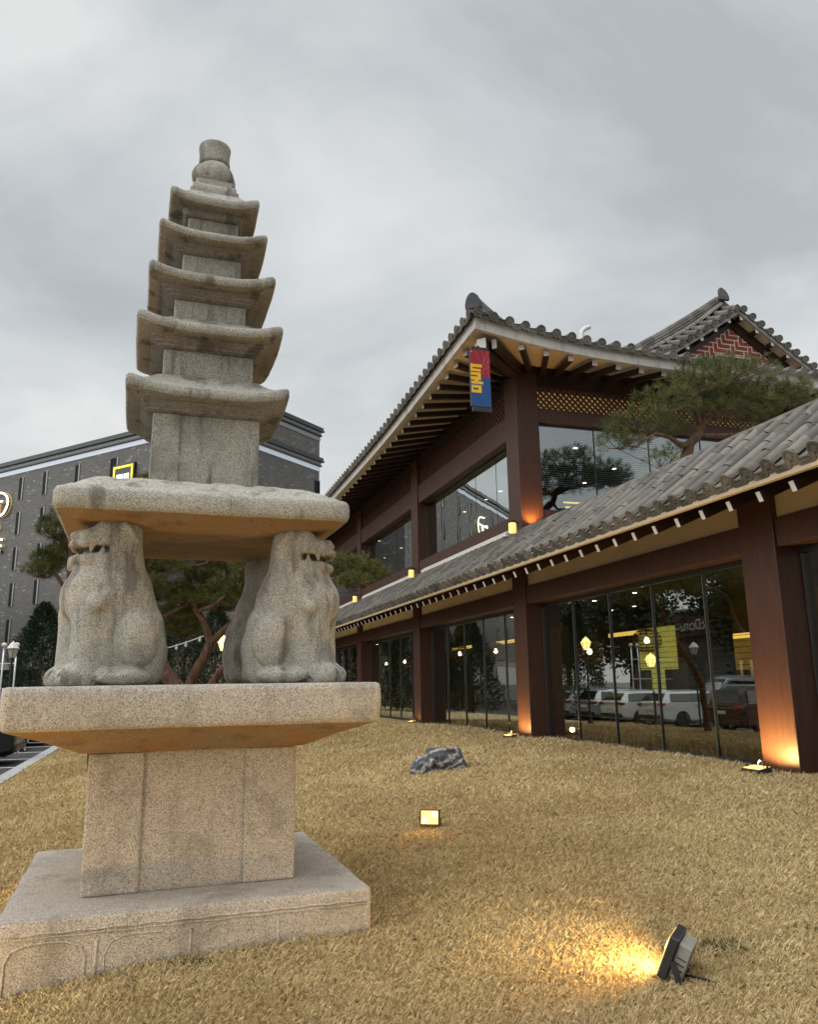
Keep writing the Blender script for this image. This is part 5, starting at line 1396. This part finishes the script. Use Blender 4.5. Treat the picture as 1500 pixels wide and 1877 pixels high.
# ------------------------------------------------------------------ hanging banner box
def build_banner():
    v0, v1, s0, s1, z0, z1 = -1.72, -1.28, -1.50, -1.445, 7.03, 8.27
    T = thing('hanging_sign', 'red and blue box sign with a yellow block letter hanging from the roof corner', 'sign', wp(v0, s0, z0), A)
    w, d, h = v1-v0, s1-s0, z1-z0
    m = MB(); m.box(0,w,0,d,0,h); m.build('box', M['black'], T)
    red = mat_plain('sign_red', (.28,.006,.018), .45, 0, .05, 2); blue = mat_plain('sign_blue', (.003,.062,.22), .45, 0, .05, 2); yel = mat_plain('sign_yellow', (.80,.46,.01), .5, 0, .03, 2); pale = mat_plain('sign_line', (.62,.10,.13), .5)
    hb = h*.51
    m = MB(); m.box(.002,w-.002,-.006,-.0005,hb,h-.003); rp = m.build('red_panel', red, T)
    m = MB(); m.box(.002,w-.002,-.006,-.0005,.003,hb-.0005); m.build('blue_panel', blue, T)
    m = MB()
    def yb(x0,x1,y0,y1):
        X = lambda x: max(.003, w*(x-157)/278.); Z = lambda y: h*(1-(y-820)/790.)
        m.box(X(x0), X(x1), -.013, -.0062, Z(y1), Z(y0))
    for a in ((158,188,1025,1128),(188,318,1028,1070),(188,300,1092,1128),(158,250,1142,1182),(250,298,1142,1248),(158,250,1202,1248),(206,262,1248,1266),(162,328,1266,1304),(164,300,1320,1358),(256,302,1358,1386),(164,186,1358,1386),(164,302,1386,1426)): yb(*a)
    m.build('letter', yel, T)
    m = MB()
    def pt(x, y): return (w*x, -.008, hb + (h-hb)*y)
    for c in ([(.95,.95),(.78,.8),(.72,.55),(.6,.42)],[(.3,.98),(.38,.75),(.5,.6)],[(.6,.98),(.72,.75),(.62,.55)],[(.98,.7),(.8,.5),(.7,.3),(.6,.12)],[(.98,.42),(.75,.32),(.6,.3)],[(.98,.2),(.8,.16),(.6,.14)],[(.85,.98),(.9,.6),(.88,.3),(.92,.02)]):
        m.tube([pt(*q) for q in c], .004, 4)
    m.build('line_pattern', pale, rp)
    m = MB(); m.lathe([(.012,0),(.012,.004)], 10, (0,0,0)); o = m.build('rivet', M['white'], T); o.location = (.028, -.010, h-.06); o.rotation_euler = (R(90),0,0)
    m = MB(); m.box(.03,w+.02,.0,d,-.10,-.003); m.build('bottom_rail', M['black'], T); m = MB(); m.box(.05,w-.02,.012,d-.012,h+.002,h+.07); m.box(.18,.22,.01,.30,h+.071,h+.10); m.build('top_bracket', M['black'], T)
build_banner()

# ------------------------------------------------------------------ pendant lamps inside, lantern posts, fence posts, lights on a string
def build_lamps():
    rat = mat_plain('rattan', (.30,.15,.05), .7, 0, .2, 12)
    def pend(v, s, z, label):
        T = thing('pendant_lamp', label, 'pendant lamp', wp(v, s, z), A, 'pendant lamps in the dining room')
        m = MB()
        for i in range(9):
            t = -1.25 + 2.5*i/8; r = .34*math.cos(t*.92); zz = .27*math.sin(t)
            m.tube([(r*math.cos(a), r*math.sin(a), zz) for a in [2*math.pi*j/18 for j in range(18)]], .009, 4, close=True)
        for j in range(12):
            a = 2*math.pi*j/12; m.tube([(.34*math.cos(t*.92)*math.cos(a), .34*math.cos(t*.92)*math.sin(a), .27*math.sin(t)) for t in [-1.25+2.5*i/8 for i in range(9)]], .006, 4)
        m.build('shade', rat, T)
        m = MB(); m.lathe([(.02,-.07),(.06,-.04),(.07,0),(.05,.05),(.02,.09)], 10); m.build('bulb', M['bulb'], T, True)
        m = MB(); m.tube([(0,0,.09),(0,0,3.49-z)], .008, 5); m.build('cord', M['black'], T)
    pend(2.5, 7.45, 2.47, 'round rattan pendant nearest the corner column in the second bay')
    pend(2.5, 10.6, 2.52, 'round rattan pendant in the middle of the second bay')
    pend(2.5, 17.2, 2.45, 'round rattan pendant in the third bay, right one')
    pend(2.5, 20.1, 2.45, 'round rattan pendant in the third bay, left one')
    pend(2.6, 1.9, 2.22, 'small glowing pendant in the bay right of the corner column')
    pend(3.4, .62, 2.42, 'dark rattan pendant hanging before the yellow lit panel')
    pend(3.2, -5.3, 2.55, 'dim rattan pendant behind the last pane before the right column')
    lg = mat_emit('lantern_glass_lit', (1,.70,.24), 2.6); lo = mat_plain('lantern_glass', (.48,.47,.43), .3)
    def lamppost(x, y, zl, label, lit, z0=None, sc=1.0):
        z0 = ground_z(x, y) if z0 is None else z0
        T = thing('lamp_post', label, 'lamp post', (x,y,z0), 0, None); hz = zl - z0
        m = MB(); m.lathe([(.10,0),(.10,.12),(.05,.2),(.038,.5),(.034,hz-.34*sc),(.06,hz-.33*sc),(.06,hz-.28*sc),(.03,hz-.26*sc)], 10); m.build('post', M['black'], T, True, angle=40)
        m = MB(); m.lathe([(.11*sc,hz-.25*sc),(.20*sc,hz+.03*sc)], 6, cap=True); g = m.build('lantern_glass', lg if lit else lo, T)
        m = MB(); m.lathe([(.23*sc,hz+.031*sc),(.23*sc,hz+.05*sc)], 6); m.lathe([(.20*sc,hz+.051*sc),(.10*sc,hz+.20*sc),(.03*sc,hz+.24*sc),(.02*sc,hz+.28*sc)], 6); m.build('lantern_cap', lg if lit else M['white'], T)
        m = MB()
        for i in range(6):
            a = 2*math.pi*i/6; m.tube([(.115*sc*math.cos(a),.115*sc*math.sin(a),hz-.25*sc),(.205*sc*math.cos(a),.205*sc*math.sin(a),hz+.03*sc)], .010*sc, 4)
        m.lathe([(.235*sc,hz+.022*sc),(.235*sc,hz+.032*sc)], 6)
        m.build('lantern_bars', M['black'], T)
    lamppost(-12.15, 24.4, 2.72, 'unlit white hexagonal lantern on a black post at the left edge', False, -.42, .95)
    lamppost(-5.62, 24.0, 2.79, 'lit hexagonal lantern glowing between the stone lions', True, None, .85)
    lamppost(*wp(-8.0, 8.5)[:2], 2.2, 'lit garden lantern behind the left stone lion, mirrored beside the yellow panel', True, None, .9)
    for x, lab in ((-14.55,'thin white net post with a round cap, right of its twin at the left edge'), (-15.02,'thin white net post with a round cap, cut by the left edge')):
        T = thing('net_post', lab, 'post', (x,29.5,-.42), 0, 'net posts by the hotel')
        m = MB(); m.tube([(0,0,0),(0,0,3.55)], .034, 8); m.build('post', M['alu'], T, True); m = MB(); m.lathe([(.03,3.50),(.09,3.53),(.10,3.58),(.08,3.63),(.02,3.66)], 12); m.build('cap', M['white'], T, True)
    m = MB()
    for z in (.6,1.3,2.0,2.9): m.tube([(-17.5,29.55,z-.42),(-14.55,29.55,z-.42)], .018, 5)
    tag(m.build('net_rails', M['alu']), 'horizontal wires strung between the thin white net posts', 'net')
    # string of small bulbs
    T = thing('string_light', 'pale cable with small bulbs strung from the leaning pine trunk', 'string light', (-4.3,17,2.62))
    m = MB(); pts = [(-1.9*t, -.2*t, -.42*t - .10*math.sin(math.pi*t)) for t in [i/20 for i in range(21)]]; m.tube(pts, .014, 5); m.build('cable', M['white'], T)
    for i in range(1, 8):
        p = pts[int(i*2.6)]; m = MB(); m.lathe([(.012,.03),(.014,-.02),(.035,-.05),(.03,-.08),(.01,-.10)], 8, p); m.build('bulb', M['white'], T, True)
build_lamps()

# ------------------------------------------------------------------ leaf litter and dining room furniture
def build_extras():
    n = 240; y = 3.2*(22/3.2)**rng.random(n); x = (rng.random(n)*2-1)*.75*y
    C = np.array([[a, b, ground_z(a, b) + .022] for a, b in zip(x, y)]); v = np.array([vs_of(a, b)[0] for a, b in zip(x, y)])
    lx = np.array([pag_local(a, b) for a, b in zip(x, y)])
    C = C[(v > -10) & (v < -.4) & ((np.abs(lx) > 1.15).any(1))]; n = len(C)
    D = np.stack([rng.normal(0,1,n), rng.normal(0,1,n), rng.normal(0,.25,n)], 1)
    k = mat_leaf('fallen_leaf', [(0, (.05,.028,.015)), (1, (.20,.10,.045))])
    o = leaf_mesh('fallen_leaves', k, None, C, D, .02+.03*rng.random(n), .006+.008*rng.random(n), rng.random(n)); o['kind'] = 'stuff'
    wd = mat_wood('table_wood', (.22,.11,.05)); ch = mat_wood('chair_wood', (.16,.06,.035))
    def table(v, s):
        T = thing('dining_table', 'wooden dining table seen dimly through the ground floor glazing', 'table', wp(v, s, .30), A, 'tables in the dining room')
        m = MB(); m.box(-.4,.4,-.6,.6,.70,.74); m.build('tabletop', wd, T, bevel=.008)
        for a in (-.34,.34):
            for b in (-.52,.52): m = MB(); m.box(a-.03,a+.03,b-.03,b+.03,0,.699); m.build('leg', wd, T)
        return T
    def chair(v, s, r):
        T = thing('dining_chair', 'dark wooden dining chair seen dimly through the ground floor glazing', 'chair', wp(v, s, .30), A+r, 'chairs in the dining room')
        m = MB(); m.box(-.21,.21,-.21,.21,.43,.47); m.build('seat', ch, T, bevel=.01)
        m = MB(); m.box(.17,.21,-.21,.21,.55,.92); m.build('backrest', ch, T, bevel=.01)
        for a in (-.18,.19):
            for b in (-.18,.18): m = MB(); m.box(a-.018,a+.018,b-.018,b+.018,0,.429 if a < 0 else .549); m.build('leg', ch, T)
        return T
    t0 = c0 = None
    for s in (-5.6, -3.0, 4.4, 6.6, 11.6, 15.5):
        if t0 is None: t0 = table(1.7, s)
        else: t = copy_tree(t0); t.location = wp(1.7, s, .30)
        for dv, r in ((-.72, math.pi), (.72, 0)):
            for ds in (-.3, .3):
                if c0 is None: c0 = chair(1.7+dv, s+ds, r)
                else: c = copy_tree(c0); c.location = wp(1.7+dv, s+ds, .30); c.rotation_euler = (0,0,A+r)
build_extras()
